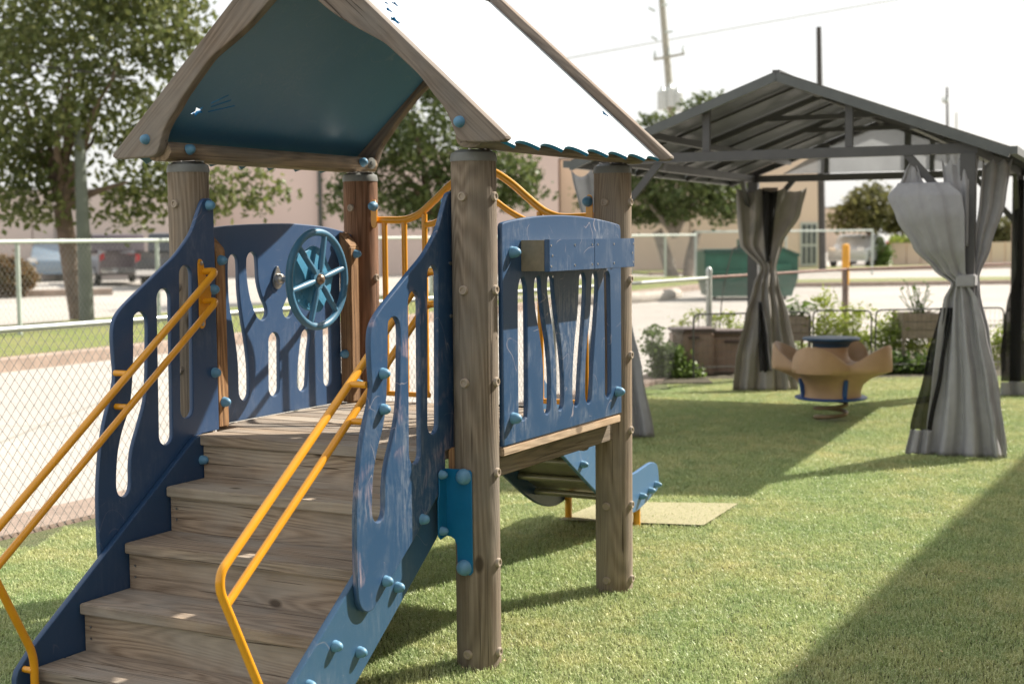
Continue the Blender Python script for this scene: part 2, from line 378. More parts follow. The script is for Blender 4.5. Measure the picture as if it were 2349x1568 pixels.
# far grass strip with rounded kerb, along the back fence
G0 = Vector((-6.64, 15.8)); G1 = Vector((8.4, 46.5)); gd = (G1-G0).normalized(); gn = Vector((-gd.y, gd.x))      # towards the buildings
def strip(name, a, b, o0, o1, z0, z1, m, n=Vector((0, 0))):
    p = [a+n*o0, b+n*o0, b+n*o1, a+n*o1]
    A_ = Acc(); b_ = 0; A_.v = [Vector((q.x, q.y, z)) for z in (z0, z1) for q in p]
    A_.f = [(4, 5, 6, 7), (0, 1, 5, 4), (1, 2, 6, 5), (2, 3, 7, 6), (3, 0, 4, 7)]
    return structure(A_.obj(name, m, None, 0))
strip('grass_strip', G0-gd*14, G1, 0.35, 5.3, -0.06, 0.10, M['lawn'], gn)
strip('kerb', G0-gd*14, G1, 0.0, 0.35, -0.06, 0.09, M['kerb'], gn)
strip('far_lawn', Vector((5.5, 56)), Vector((60, 75)), 0, 4.5, -0.06, 0.02, M['lawn'], Vector((-0.33, 0.94)))
strip('far_kerb', Vector((5.5, 55.6)), Vector((60, 74.6)), 0, 0.4, -0.06, 0.06, M['kerb'], Vector((-0.33, 0.94)))
strip('right_lawn', Vector((7.5, 42)), Vector((50, 46)), 0, 3.0, -0.06, 0.06, M['lawn'], Vector((-0.09, 0.99)))
strip('right_kerb', Vector((7.5, 41.6)), Vector((50, 45.6)), 0, 0.4, -0.06, 0.07, M['kerb'], Vector((-0.09, 0.99)))
strip('kerb_island', Vector((-24, 36.5)), Vector((-11.5, 41)), 0, 0.5, -0.06, 0.12, M['kerb'], Vector((-0.3, 0.95)))

# turf blades: half-metre tiles of loose plastic blades, instanced over the turf
def inside(x, y, poly):
    c = False; j = len(poly)-1
    for i in range(len(poly)):
        xi, yi = poly[i]; xj, yj = poly[j]
        if (yi > y) != (yj > y) and x < (xj-xi)*(y-yi)/(yj-yi)+xi: c = not c
        j = i
    return c
nb = 4600; T = 0.5
px_ = rng.uniform(-T/2, T/2, nb); py_ = rng.uniform(-T/2, T/2, nb); ang = rng.uniform(0, 2*PI, nb); ln_ = rng.uniform(0.014, 0.034, nb); lean = rng.uniform(0.2, 1.25, nb); wd = rng.uniform(0.0013, 0.0024, nb)
dx, dy = np.cos(ang), np.sin(ang)
base = np.stack([px_, py_, np.zeros(nb)], 1); side = np.stack([-dy, dx, np.zeros(nb)], 1)*wd[:, None]
midp = base+np.stack([dx*np.sin(lean*.5)*ln_*.55, dy*np.sin(lean*.5)*ln_*.55, np.cos(lean*.5)*ln_*.55], 1)
tip = midp+np.stack([dx*np.sin(lean*1.3)*ln_*.5, dy*np.sin(lean*1.3)*ln_*.5, np.cos(lean*1.3)*ln_*.5], 1)
V = np.stack([base-side, base+side, midp-side, midp+side, tip], 1).reshape(-1, 3)
F = []
for i in range(nb): b_ = i*5; F += [(b_, b_+1, b_+3, b_+2), (b_+2, b_+3, b_+4)]
tile = bpy.data.meshes.new('turf_tile'); tile.from_pydata(V.tolist(), [], F); tile.materials.append(M['blade'])
tile_o = bpy.data.objects.new('turf_tile', tile)
pts = []
y = 3.2
while y < 14.7:
    x = -5.0
    while x < 6.2:
        if abs(x) < y*0.37+0.9 and inside(x, y, tl) and inside(x-0.2, y+0.12, tl): pts.append((x, y, 0))
        x += T*0.97
    y += T*0.97
gme = bpy.data.meshes.new('turf_blades'); gme.from_pydata(pts, [], [])
go = bpy.data.objects.new('turf_grass', gme); C.objects.link(go); go['kind'] = 'stuff'; go['label'] = 'short olive green artificial turf blades covering the play yard'; go['category'] = 'artificial turf'
ng = bpy.data.node_groups.new('turf_scatter', 'GeometryNodeTree')
ng.interface.new_socket('Geometry', in_out='INPUT', socket_type='NodeSocketGeometry'); ng.interface.new_socket('Geometry', in_out='OUTPUT', socket_type='NodeSocketGeometry')
gi = ng.nodes.new('NodeGroupInput'); gout = ng.nodes.new('NodeGroupOutput'); inst = ng.nodes.new('GeometryNodeInstanceOnPoints')
oi = ng.nodes.new('GeometryNodeObjectInfo'); oi.inputs[0].default_value = tile_o
rv = ng.nodes.new('FunctionNodeRandomValue'); rv.data_type = 'INT'; rv.inputs[4].default_value = 0; rv.inputs[5].default_value = 3
mu = ng.nodes.new('ShaderNodeMath'); mu.operation = 'MULTIPLY'; mu.inputs[1].default_value = PI/2; cx = ng.nodes.new('ShaderNodeCombineXYZ')
l = ng.links.new; l(gi.outputs[0], inst.inputs['Points']); l(oi.outputs['Geometry'], inst.inputs['Instance']); l(rv.outputs[2], mu.inputs[0]); l(mu.outputs[0], cx.inputs[2]); l(cx.outputs[0], inst.inputs['Rotation']); l(inst.outputs[0], gout.inputs[0])
md = go.modifiers.new('scatter', 'NODES'); md.node_group = ng
# loose dry bits lying in the turf
A_d = []; F_d = []
for i in range(260):
    y_ = 3.9+10*random.random()**1.6; x_ = random.uniform(-0.33, 0.37)*y_
    if not inside(x_, y_, tl): continue
    a_ = random.uniform(0, PI); l_ = random.uniform(0.004, 0.014); w_ = l_*random.uniform(0.15, 0.5); z_ = random.uniform(0.016, 0.03); b_ = len(A_d)
    A_d += [(x_-math.cos(a_)*l_, y_-math.sin(a_)*l_, z_), (x_+math.sin(a_)*w_, y_-math.cos(a_)*w_, z_+0.004), (x_+math.cos(a_)*l_, y_+math.sin(a_)*l_, z_), (x_-math.sin(a_)*w_, y_+math.cos(a_)*w_, z_+0.003)]; F_d.append((b_, b_+1, b_+2, b_+3))
o = link('turf_debris', mesh_of('turf_debris', A_d, F_d), simple('dry_bits', (0.50, 0.40, 0.22), 0.8, 0.4, 60), None, 0); o['kind'] = 'stuff'; o['label'] = 'tiny dry leaf and straw bits scattered in the turf'; o['category'] = 'litter'
# ---------------------------------------------------------------- playground tower (local frame: u towards the slide, v across the stairs, z up)
A0 = Vector((-0.126, 4.90)); E1 = Vector((0.46750, 0.88399)); UB = 1.176; VD = 1.255; DECK = 0.765
T0 = thing('playground_tower', 'wood and blue plastic play tower with steps, gable roof, yellow handrails and a slide', 'play tower', (A0.x, A0.y, 0), math.atan2(E1.y, E1.x))
PR = 0.078
def dome(name, pos, d, parent, r=0.0175, h=0.024, m=None):
    prof = [(r*1.06, 0.0), (r*1.06, 0.004)] + [(r*math.cos(a), 0.006+h*math.sin(a)) for a in [0, .3, .6, .9, 1.2, 1.42]]
    return lathe_obj(name, prof, m or M['cap'], parent, 18, dirm(pos, d))
def plug(pos, d, parent):
    prof = [(0.0165, -0.004), (0.0165, 0.006), (0.014, 0.0105), (0.0095, 0.0105), (0.008, 0.007), (0.002, 0.007)]
    return lathe_obj('plug', prof, M['plug'], parent, 16, dirm(pos, d))
posts = {}
for nm, (u, v) in dict(A=(0, 0), B=(UB, 0), C=(UB, VD), D=(0, VD)).items():
    prof = [(PR, -0.2)]
    vs, fs = lathe([(PR, -0.2), (PR, 0.3), (PR*0.995, 0.8), (PR, 1.3), (PR, 1.772)], 40)
    for p in vs:
        a = math.atan2(p.y, p.x); p.x *= 1+0.008*math.sin(3*a+u*9+v); p.y *= 1+0.008*math.sin(3*a+u*9+v)
    vs = [p+Vector((u, v, 0)) for p in vs]
    po = link('post', mesh_of('post', vs, fs), M['post_red'] if nm == 'C' else M['post'], T0, 50); posts[nm] = po
    lathe_obj('post_cap', [(0.0805, 1.757), (0.0805, 1.770), (0.076, 1.786), (0.068, 1.789), (0.058, 1.796), (0.02, 1.797)], M['greycap'], po, 36, Matrix.Translation((u, v, 0)))
    for k in range(6): a = k*PI/3+0.3; lathe_obj('screw', [(0.005, 0), (0.005, 0.005), (0.002, 0.007)], M['steel'], po, 8, Matrix.Translation((u+0.055*math.cos(a), v+0.055*math.sin(a), 1.795)))
    for (du, dv) in ((-1, 0), (0, -1), (1, 0), (0, 1)):
        for z in (1.637, 1.32, 1.004, 0.69, 0.375, 0.06):
            if nm == 'A' and (du, dv) == (-1, 0) and z in (0.69, 0.375): continue
            if nm == 'A' and (du, dv) in ((1, 0), (0, 1)) : continue
            if nm == 'B' and (du, dv) == (-1, 0) and 0.6 < z < 1.5: continue
            if nm == 'B' and (du, dv) in ((1, 0), (0, 1)): continue
            if nm == 'C' and ((du, dv) == (0, 1) or (du, dv) == (1, 0)): continue
            if nm == 'D' and (du, dv) in ((1, 0), (0, 1)): continue
            plug((u+du*(PR-0.001), v+dv*(PR-0.001), z), (du, dv, 0), po)
# deck: boards laid across, framed by joists
xs = [-0.117]+[0.008+0.1262*i for i in range(10)]
for i in range(10):
    u0, u1 = xs[i], xs[i+1]-0.006
    v0, v1 = (0.105, 1.15) if i in (0, 1, 9) else (-0.035, 1.262)
    if i == 0: v0, v1 = 0.105, 1.15
    box('deck_board', (u0, v0, DECK-0.038), (u1, v1, DECK-random.uniform(0, 0.0015)), M['wy'], T0, 0.003)
box('deck_edge', (0.05, -0.08, 0.7375), (1.067, -0.037, 0.7675), M['wstrip'], T0, 0.003)
box('deck_beam', (0.07, -0.03, 0.655), (1.105, 0.015, 0.725), M['wx'], T0, 0.004)
box('deck_beam', (0.07, 1.24, 0.655), (1.105, 1.285, 0.725), M['wx'], T0, 0.004)
box('joist', (1.10, 0.10, 0.60), (1.145, 1.155, 0.725), M['wy'], T0, 0.004)
box('joist', (0.52, 0.02, 0.64), (0.565, 1.235, 0.725), M['wy'], T0, 0.004)
box('joist', (-0.045, 0.035, 0.60), (0.0, 0.09, 0.772), M['wred'], T0, 0.003)
# stairs
VT0, VT1 = 0.127, 1.128
noses = [(-0.317, 0.602), (-0.540, 0.437), (-0.763, 0.273), (-0.975, 0.108)]
up_u = -0.105
box('riser', (up_u, VT0, 0.565), (up_u+0.028, VT1, DECK-0.040), M['wy'], T0, 0.003)
for i, (u, z) in enumerate(noses):
    prev = up_u if i == 0 else noses[i-1][0]+0.022
    if i < 3:
        box('tread', (u, VT0, z-0.037), (prev-0.001, VT1, z), M['wy'], T0, 0.004)
    else:
        mu_ = (u+prev)/2+0.02
        box('tread', (u, VT0, z-0.037), (mu_-0.003, VT1, z), M['wy'], T0, 0.004); box('tread', (mu_, VT0, z-0.037), (prev-0.001, VT1, z-0.001), M['wy'], T0, 0.004)
    zb = (noses[i+1][1] if i < 3 else -0.03)-0.036
    rs = box('riser', (u+0.022, VT0+0.001, max(zb, -0.05)), (u+0.050, VT1-0.001, z-0.0375), M['wy'], T0, 0.002)
    for zz in (0.045, 0.085):
        for vv in (VT1-0.03, VT0+0.03): lathe_obj('screw', [(0.0045, 0), (0.0045, 0.001), (0.002, 0.0005)], M['steel'], rs, 8, dirm((u+0.0205, vv, z-0.037-zz), (-1, 0, 0)))
# stringers and side panels
STR = [(-0.078, 0.762), (-0.135, 0.762), (-0.150, 0.755), (-0.965, 0.178), (-1.035, 0.115), (-1.045, 0.09), (-1.045, -0.05), (-0.82, -0.05), (-0.11, 0.462), (-0.078, 0.50)]
sR = plate('stringer', STR, [], 0.024, uz(0.113), M['stringer'], T0)
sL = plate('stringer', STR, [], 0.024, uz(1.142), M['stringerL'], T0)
for (u, z) in ((-0.471, 0.397), (-0.37, 0.352), (-0.24, 0.557), (-0.73, 0.249), (-0.597, 0.195), (-0.86, 0.16)): pass
PAN = [(0.024, 1.640), (0.012, 1.655), (-0.012, 1.657), (-0.034, 1.650), (-0.052, 1.625), (-0.070, 1.592), (-0.095, 1.545), (-0.125, 1.508), (-0.199, 1.443), (-0.288, 1.388), (-0.370, 1.337), (-0.450, 1.287), (-0.500, 1.250), (-0.526, 1.215), (-0.535, 1.165), (-0.532, 1.09), (-0.528, 1.03), (-0.540, 0.978), (-0.566, 0.920), (-0.590, 0.855), (-0.606, 0.79), (-0.618, 0.720), (-0.627, 0.640), (-0.630, 0.55), (-0.629, 0.45), (-0.624, 0.375), (-0.610, 0.342), (-0.585, 0.322), (-0.555, 0.318), (-0.525, 0.330), (-0.420, 0.405), (-0.30, 0.49), (-0.20, 0.565), (-0.115, 0.63), (-0.082, 0.68), (-0.078, 0.765)]
PANc = catmull(PAN, False, 4)+[(0.026, 0.768), (0.026, 1.50)]
SL1 = [(-0.428, 1.214), (-0.433, 1.10), (-0.439, 1.03), (-0.446, 0.975), (-0.462, 0.905), (-0.500, 0.830), (-0.523, 0.765), (-0.534, 0.700), (-0.538, 0.635), (-0.527, 0.605), (-0.501, 0.594), (-0.476, 0.607), (-0.466, 0.64), (-0.464, 0.70), (-0.450, 0.765), (-0.415, 0.840), (-0.381, 0.92), (-0.367, 1.0), (-0.361, 1.10), (-0.357, 1.20), (-0.368, 1.233), (-0.392, 1.245), (-0.417, 1.237)]
hol = [catmull(SL1, True, 3), capsule(-0.276, 0.785, -0.268, 1.288, 0.036), capsule(-0.158, 0.868, -0.146, 1.372, 0.034)]
pR = plate('side_panel', PANc, hol, 0.019, uz(0.090), M['blueR'], T0); pR['label'] = 'chalk smeared blue side panel of the steps'
pL = plate('side_panel', PANc, hol, 0.019, uz(1.165), M['blueL'], T0)
for (u, z) in ((-0.469, 1.069), (-0.47, 0.954), (-0.471, 0.397)): dome('bolt_cap', (u, 0.080, z), (0, -1, 0), pR)
for (u, z) in ((-0.37, 0.352), (-0.24, 0.557), (-0.73, 0.249), (-0.597, 0.195), (-0.87, 0.165), (-0.76, 0.085)):
    dome('bolt_cap', (u, 0.101 if z != 0.557 else 0.080, z), (0, -1, 0), sR)
for (u, z) in ((-0.006, 1.630), (0.006, 1.31), (0.004, 0.991)): dome('bolt_cap', (u, 1.155, z), (0, -1, 0), pL, 0.019)
dome('bolt_cap', (-0.111, 1.130, 0.671), (0, -1, 0), sL); dome('bolt_cap', (0.0, 0.10, 1.625), (0, 1, 0), pR)
for z in (1.411, 1.229): lathe_obj('screw', [(0.007, 0), (0.007, 0.003), (0.003, 0.006)], M['steel'], pR, 12, dirm((-0.03, 0.08, z), (0, -1, 0)))
# bright blue angle bracket: one wing on the panel, one on the post
bm = bmesh.new()
br1 = plate('bracket', [(-0.082, 0.472), (-0.125, 0.465), (-0.140, 0.478), (-0.140, 0.60), (-0.131, 0.625), (-0.131, 0.695), (-0.118, 0.706), (-0.082, 0.706)], [], 0.005, uz(0.0765), M['bracket'], T0, 0.001)
o = plate('bracket_wing', [(0.079, 0.472), (0.079, 0.706), (-0.018, 0.706), (-0.026, 0.697), (-0.026, 0.352), (-0.016, 0.341), (0.014, 0.341), (0.026, 0.350), (0.034, 0.370), (0.036, 0.44), (0.045, 0.462), (0.060, 0.470)], [], 0.005, vz(-0.0825), M['bracket'], br1, 0.001)
for (u, z) in ((-0.122, 0.69), (-0.122, 0.495)): dome('bolt_cap', (u, 0.074, z), (0, -1, 0), br1, 0.015, 0.02)
for (v, z) in ((0.004, 0.682), (0.006, 0.366)): dome('bolt_cap', (-0.085, v, z), (-1, 0, 0), br1, 0.0265, 0.024)
# handrails
for side, vr, vp, sg in (('R', 0.165, 0.0995, 1), ('L', 1.09, 1.1555, -1)):
    zu = lambda u: 1.345+0.716*(u+0.10)
    zl = lambda u: 1.232+0.728*(u+0.10)
    h = rounded([(-0.045, vp, zu(-0.045)-0.005), (-0.045, vr, zu(-0.045)), (-1.182, vr, zu(-1.182)+0.0), (-1.188, vr, 0.52), (-1.005, vr, 0.165), (-1.005, vr, -0.05)], 0.045, 7)
    hr = tube('handrail', h, 0.0135, M['yellow'], T0, 16)
    tube('lower_rail', rounded([(-0.045, vp, zl(-0.045)-0.005), (-0.045, vr, zl(-0.045)), (-1.165, vr, zl(-1.165)+0.01)], 0.045, 7), 0.0125, M['yellow'], hr, 16)
    for (u, z) in ((-0.53, zu(-0.53)), (-0.53, zl(-0.53)), ): tube('stub', [(u, vr, z), (u, vp, z)], 0.011, M['yellow'], hr, 12)
    tube('stub', [(-1.01, vr, 0.115), (-1.01, 0.125 if side == 'R' else 1.130, 0.115)], 0.011, M['yellow'], hr, 12)
    plate('rail_flange', catmull([(-0.062, 1.165), (-0.078, 1.18), (-0.078, 1.30), (-0.080, 1.41), (-0.066, 1.428), (-0.050, 1.412), (-0.040, 1.37), (-0.012, 1.32), (-0.012, 1.27), (-0.045, 1.22), (-0.046, 1.18)], True, 3), [], 0.005, uz(vp-sg*-0.0035), M['yellow'], hr, 0.001)
    for z in (1.412, 1.182): lathe_obj('screw', [(0.008, 0), (0.008, 0.003), (0.003, 0.005)], M['steel'], hr, 10, dirm((-0.063, vp+sg*0.006, z), (0, sg, 0)))
# counter panel between posts A and B
OUT = [(0.052, 0.772), (0.052, 1.535)]+catmull([(0.058, 1.545), (0.085, 1.552), (0.221, 1.566), (0.400, 1.576), (0.560, 1.578), (0.720, 1.574), (0.900, 1.562), (1.045, 1.547), (1.070, 1.538)], False, 4)+[(1.078, 1.52), (1.080, 0.774)]
sl_ = [[(0.201,1.357),(0.175,1.330),(0.168,1.25),(0.166,0.888),(0.178,0.857),(0.200,0.846),(0.222,0.857),(0.234,0.888),(0.236,1.25),(0.228,1.335)],
 [(0.322,1.358),(0.300,1.340),(0.296,1.30),(0.305,1.235),(0.335,1.145),(0.358,1.055),(0.365,0.97),(0.362,0.890),(0.370,0.858),(0.392,0.846),(0.415,0.862),(0.421,0.90),(0.421,1.000),(0.402,1.11),(0.366,1.225),(0.350,1.30),(0.345,1.345)],
 [(0.427,1.358),(0.405,1.345),(0.402,1.30),(0.420,1.235),(0.448,1.140),(0.466,1.05),(0.473,0.97),(0.472,0.890),(0.482,0.858),(0.503,0.848),(0.526,0.862),(0.533,0.90),(0.529,0.995),(0.508,1.105),(0.474,1.226),(0.457,1.30),(0.450,1.345)],
 [(0.705,1.358),(0.680,1.345),(0.674,1.30),(0.662,1.209),(0.634,1.100),(0.616,1.0),(0.611,0.892),(0.620,0.860),(0.640,0.847),(0.662,0.860),(0.671,0.90),(0.686,1.01),(0.716,1.165),(0.734,1.29),(0.730,1.345)],
 [(0.821,1.358),(0.796,1.345),(0.790,1.30),(0.778,1.200),(0.748,1.090),(0.730,0.99),(0.725,0.892),(0.734,0.858),(0.755,0.846),(0.778,0.858),(0.787,0.90),(0.800,1.006),(0.829,1.160),(0.848,1.29),(0.844,1.345)],
 [(0.936,1.359),(0.913,1.345),(0.910,1.30),(0.916,1.076),(0.914,0.892),(0.922,0.860),(0.942,0.847),(0.963,0.860),(0.972,0.89),(0.972,1.073),(0.966,1.30),(0.960,1.345)]]
pAB = plate('counter_panel', OUT, [catmull(s, True, 3) for s in sl_], 0.019, uz(-0.0705), M['blueAB'], T0)
for (u, z) in ((0.122, 1.446), (0.118, 0.864), (1.03, 0.866), (1.035, 1.43)): dome('bolt_cap', (u, -0.080, z), (0, -1, 0), pAB, 0.020, 0.03)
cb = thing_part = bpy.data.objects.new('counter_box', None); C.objects.link(cb); cb.parent = T0
box('box_end', (0.191, -0.172, 1.378), (0.208, -0.081, 1.487), M['tan'], cb, 0.001); box('box_end', (0.930, -0.172, 1.378), (0.947, -0.081, 1.487), M['tan'], cb, 0.001)
box('box_shelf', (0.2085, -0.1715, 1.380), (0.9295, -0.0815, 1.395), M['tan'], cb, 0.001); box('box_shelf', (0.2085, -0.1715, 1.470), (0.9295, -0.0815, 1.485), M['tan'], cb, 0.001)
f1 = box('box_front', (0.191, -0.193, 1.376), (0.5705, -0.1725, 1.489), M['blueAB'], cb, 0.0015); f2 = box('box_front', (0.5725, -0.193, 1.376), (0.952, -0.1725, 1.489), M['blueAB'], cb, 0.0015)
for u in (0.205, 0.215, 0.40, 0.55, 0.60, 0.75, 0.93, 0.94):
    for z in (1.395, 1.468):
        if (u in (0.215, 0.93)): z -= 0.036
        lathe_obj('box_screw', [(0.004, 0), (0.004, 0.001), (0.001, 0.0004)], M['steel'], cb, 8, dirm((u, -0.1935, z), (0, -1, 0)))
# wheel panel between posts D and C with its square timbers
OUTW = [(0.075, 0.768), (0.075, 1.50)]+catmull([(0.085, 1.53), (0.133, 1.547), (0.315, 1.560), (0.593, 1.566), (0.75, 1.561), (0.895, 1.551), (1.043, 1.529), (1.095, 1.515)], False, 4)+[(1.098, 1.49), (1.098, 0.768)]
wsl = [[(0.252,1.440),(0.230,1.430),(0.221,1.40),(0.219,1.334),(0.224,1.240),(0.244,1.151),(0.264,1.045),(0.270,0.96),(0.270,0.889),(0.280,0.860),(0.302,0.847),(0.326,0.858),(0.336,0.89),(0.336,0.995),(0.320,1.099),(0.297,1.209),(0.285,1.305),(0.284,1.40),(0.276,1.43)],
 [(0.372,1.448),(0.348,1.436),(0.338,1.41),(0.339,1.343),(0.357,1.261),(0.390,1.195),(0.412,1.173),(0.440,1.168),(0.463,1.190),(0.460,1.222),(0.433,1.265),(0.411,1.327),(0.406,1.41),(0.398,1.436)],
 capsule(0.502, 0.880, 0.507, 1.075, 0.036), capsule(0.606, 1.20, 0.640, 1.245, 0.033),
 [(0.731,1.110),(0.704,1.095),(0.690,1.05),(0.672,0.967),(0.663,0.885),(0.674,0.856),(0.698,0.845),(0.724,0.858),(0.734,0.89),(0.745,0.997),(0.762,1.07),(0.757,1.10)],
 capsule(0.887, 0.878, 0.889, 1.10, 0.030), capsule(1.02, 0.90, 1.02, 1.40, 0.025)]
pW = plate('wheel_panel', OUTW, [s if len(s) > 17 and i in (2, 3, 5, 6) else catmull(s, True, 3) for i, s in enumerate(wsl)], 0.019, uz(1.2605), M['blueW'], T0)
def timber(u0, u1, v0, v1):
    bm = bmesh.new(); P = [(u0, v0), (u1, v0), (u1, v1), (u0, v1)]
    lo = [bm.verts.new((a, b, 0.768)) for a, b in P]; hi = [bm.verts.new((a, b, 1.462 if b == v0 else 1.53)) for a, b in P]
    bm.faces.new(lo[::-1]); bm.faces.new(hi)
    for i in range(4): bm.faces.new((lo[i], lo[(i+1) % 4], hi[(i+1) % 4], hi[i]))
    bmesh.ops.bevel(bm, geom=list(bm.edges), offset=0.006, segments=2, affect='EDGES')
    return from_bm('timber', bm, M['wred'], T0)
t1 = timber(0.050, 0.118, 1.178, 1.249); t2 = timber(0.985, 1.058, 1.186, 1.249)
dome('bolt_cap', (0.084, 1.178, 1.42), (0, -1, 0), t1, 0.019, 0.026); dome('bolt_cap', (0.084, 1.178, 0.868), (0, -1, 0), t1, 0.019, 0.026)
dome('bolt_cap', (1.024, 1.186, 1.43), (0, -1, 0), t2, 0.018, 0.026); dome('bolt_cap', (0.985, 1.222, 0.985), (-1, 0, 0), t2, 0.019, 0.026); dome('bolt_cap', (1.024, 1.186, 0.85), (0, -1, 0), t2, 0.018, 0.026)
# steering wheel
WC = Vector((0.53, 1.04, 1.333))
sw = bpy.data.objects.new('steering_wheel', None); C.objects.link(sw); sw.parent = T0
ring = [(WC.x+0.194*math.cos(a), WC.y, WC.z+0.194*math.sin(a)) for a in [2*PI*k/64 for k in range(64)]]
def torus(name, c, Rr, r, m, parent, n=64, s=14):
    vs = []; fs = []
    for i in range(n):
        a = 2*PI*i/n
        for j in range(s):
            b = 2*PI*j/s; q = Rr+r*math.cos(b); vs.append((c.x+q*math.cos(a), c.y+r*math.sin(b), c.z+q*math.sin(a)))
    for i in range(n):
        for j in range(s): fs.append((i*s+j, i*s+(j+1) % s, ((i+1) % n)*s+(j+1) % s, ((i+1) % n)*s+j))
    return link(name, mesh_of(name, vs, fs), m, parent, 60)
torus('rim', WC, 0.194, 0.0155, M['wheel'], sw)
for k in range(6):
    a = k*PI/3+R(13); d = Vector((math.cos(a), 0, math.sin(a)))
    tube('spoke', [WC+d*0.035+Vector((0, -0.006, 0)), WC+d*0.06+Vector((0, -0.006, 0)), WC+d*0.19], [0.010, 0.0135, 0.0115], M['wheel'], sw, 14)
lathe_obj('hub', [(0.040, 0.012), (0.040, -0.004), (0.034, -0.010), (0.01, -0.012)], M['wheel'], sw, 24, Matrix.Translation(WC) @ Matrix.Rotation(R(-90), 4, 'X') @ Matrix.Scale(-1, 4, (0, 0, 1)) if False else dirm(WC, (0, -1, 0)))
lathe_obj('hub_cap', [(0.023, 0.0), (0.023, 0.010), (0.019, 0.020), (0.010, 0.026), (0.002, 0.027)], simple('worn_bronze_cap', (0.25, 0.17, 0.12), 0.35, 0.2, 30, metal=0.6), sw, 24, dirm(WC+Vector((0, -0.004, 0)), (0, -1, 0)))
dpts = []
for k in range(72):
    a = 2*PI*k/72; rr = 0.134+0.006*math.cos(5*a)+0.003*math.sin(9*a); dpts.append((WC.x+rr*math.cos(a), WC.z+rr*math.sin(a)))
dc = plate('plate_disc', dpts, [], 0.018, uz(WC.y+0.03), M['disc'], sw, 0.004)
# embossed marks around the lower left of the disc, turned with its edge
cuf = None
for i, ch in enumerate("32708"):
    tc = bpy.data.curves.new('t', 'FONT'); tc.body = ch; tc.size = 0.033; tc.extrude = 0.0016; tc.align_x = 'CENTER'; tc.align_y = 'CENTER'
    to = bpy.data.objects.new('t', tc); me = bpy.data.meshes.new_from_object(to); bpy.data.objects.remove(to)
    a = R(200+i*13); p = Vector((WC.x+0.108*math.cos(a), WC.y+0.0205, WC.z+0.108*math.sin(a)))
    me.transform(Matrix.Translation(p) @ Matrix.Rotation(R(90), 4, 'X') @ Matrix.Rotation(a+R(-90)+PI, 4, 'Z')); me.materials.clear()
    link('embossed_number', me, M['disc'], dc, 0)
tube('shaft', [(WC.x, WC.y+0.01, WC.z), (WC.x, 1.25, WC.z)], 0.012, M['steel'], sw, 16)
fp = [(WC.x-0.045, WC.z+0.0), (WC.x-0.012, WC.z+0.055), (WC.x+0.018, WC.z+0.055), (WC.x+0.045, WC.z+0.0), (WC.x+0.02, WC.z-0.04), (WC.x-0.03, WC.z-0.04)]
fl = plate('bearing_flange', [(WC.x+0.030*math.cos(a)*(1-0.45*max(0, math.sin(a))), WC.z-0.008+(0.062 if math.sin(a) > 0 else 0.034)*math.sin(a)) for a in [2*PI*k/40 for k in range(40)]], [], 0.010, uz(1.245), M['steel'], sw, 0.002)
lathe_obj('bearing', [(0.024, 0), (0.022, 0.02), (0.015, 0.028)], M['steel'], fl, 20, dirm((WC.x, 1.242, WC.z), (0, -1, 0)))
# slide side: arched yellow barrier between posts C and B
yb = bpy.data.objects.new('arched_barrier', None); C.objects.link(yb); yb.parent = T0
UX = 1.176; VM = VD/2
outer = [(1.17, 1.582), (1.10, 1.580), (1.03, 1.580), (0.985, 1.588), (0.93, 1.612), (0.86, 1.665), (0.79, 1.722), (0.72, 1.768), (VM+0.03, 1.795)]
o2 = outer+[(2*VM-v, z) for v, z in outer[::-1]]
oc = catmull(o2, False, 5)
tube('top_rail', [(UX, v, z) for v, z in oc], 0.0165, M['yellow'], yb, 14)
inner = [(0.915, 1.556), (0.87, 1.562), (0.82, 1.582), (0.76, 1.615), (0.70, 1.655), (VM+0.02, 1.682)]
ic = catmull(inner+[(2*VM-v, z) for v, z in inner[::-1]], False, 5)
tube('inner_rail', [(UX, v, z) for v, z in ic], 0.0135, M['yellow'], yb, 14)
for v, zt in ((1.127, 1.578), (1.022, 1.575), (0.915, 1.605)):
    for s in (0, 1):
        vv = v if s == 0 else 2*VM-v
        tube('bar', [(UX, vv, 0.795), (UX, vv, zt)], 0.0130, M['yellow'], yb, 14)
for s in (0, 1):
    f = (lambda v: v) if s == 0 else (lambda v: 2*VM-v)
    tube('bottom_rail', [(UX, f(1.16), 0.793), (UX, f(0.90), 0.793)], 0.012, M['yellow'], yb, 12)
    vv = f(1.163)
    plate('end_flange', catmull([(vv-0.013, 1.555), (vv-0.016, 1.60), (vv-0.013, 1.66), (vv, 1.672), (vv+0.013, 1.66), (vv+0.016, 1.60), (vv+0.013, 1.555), (vv, 1.545)], True, 3), [], 0.006, vz(UX-0.03), M['yellow'], yb, 0.001)
    dome('bolt_cap', (UX-0.036, vv-0.004*(1 if s == 0 else -1), 1.643), (-1, 0, 0), yb, 0.021, 0.03)
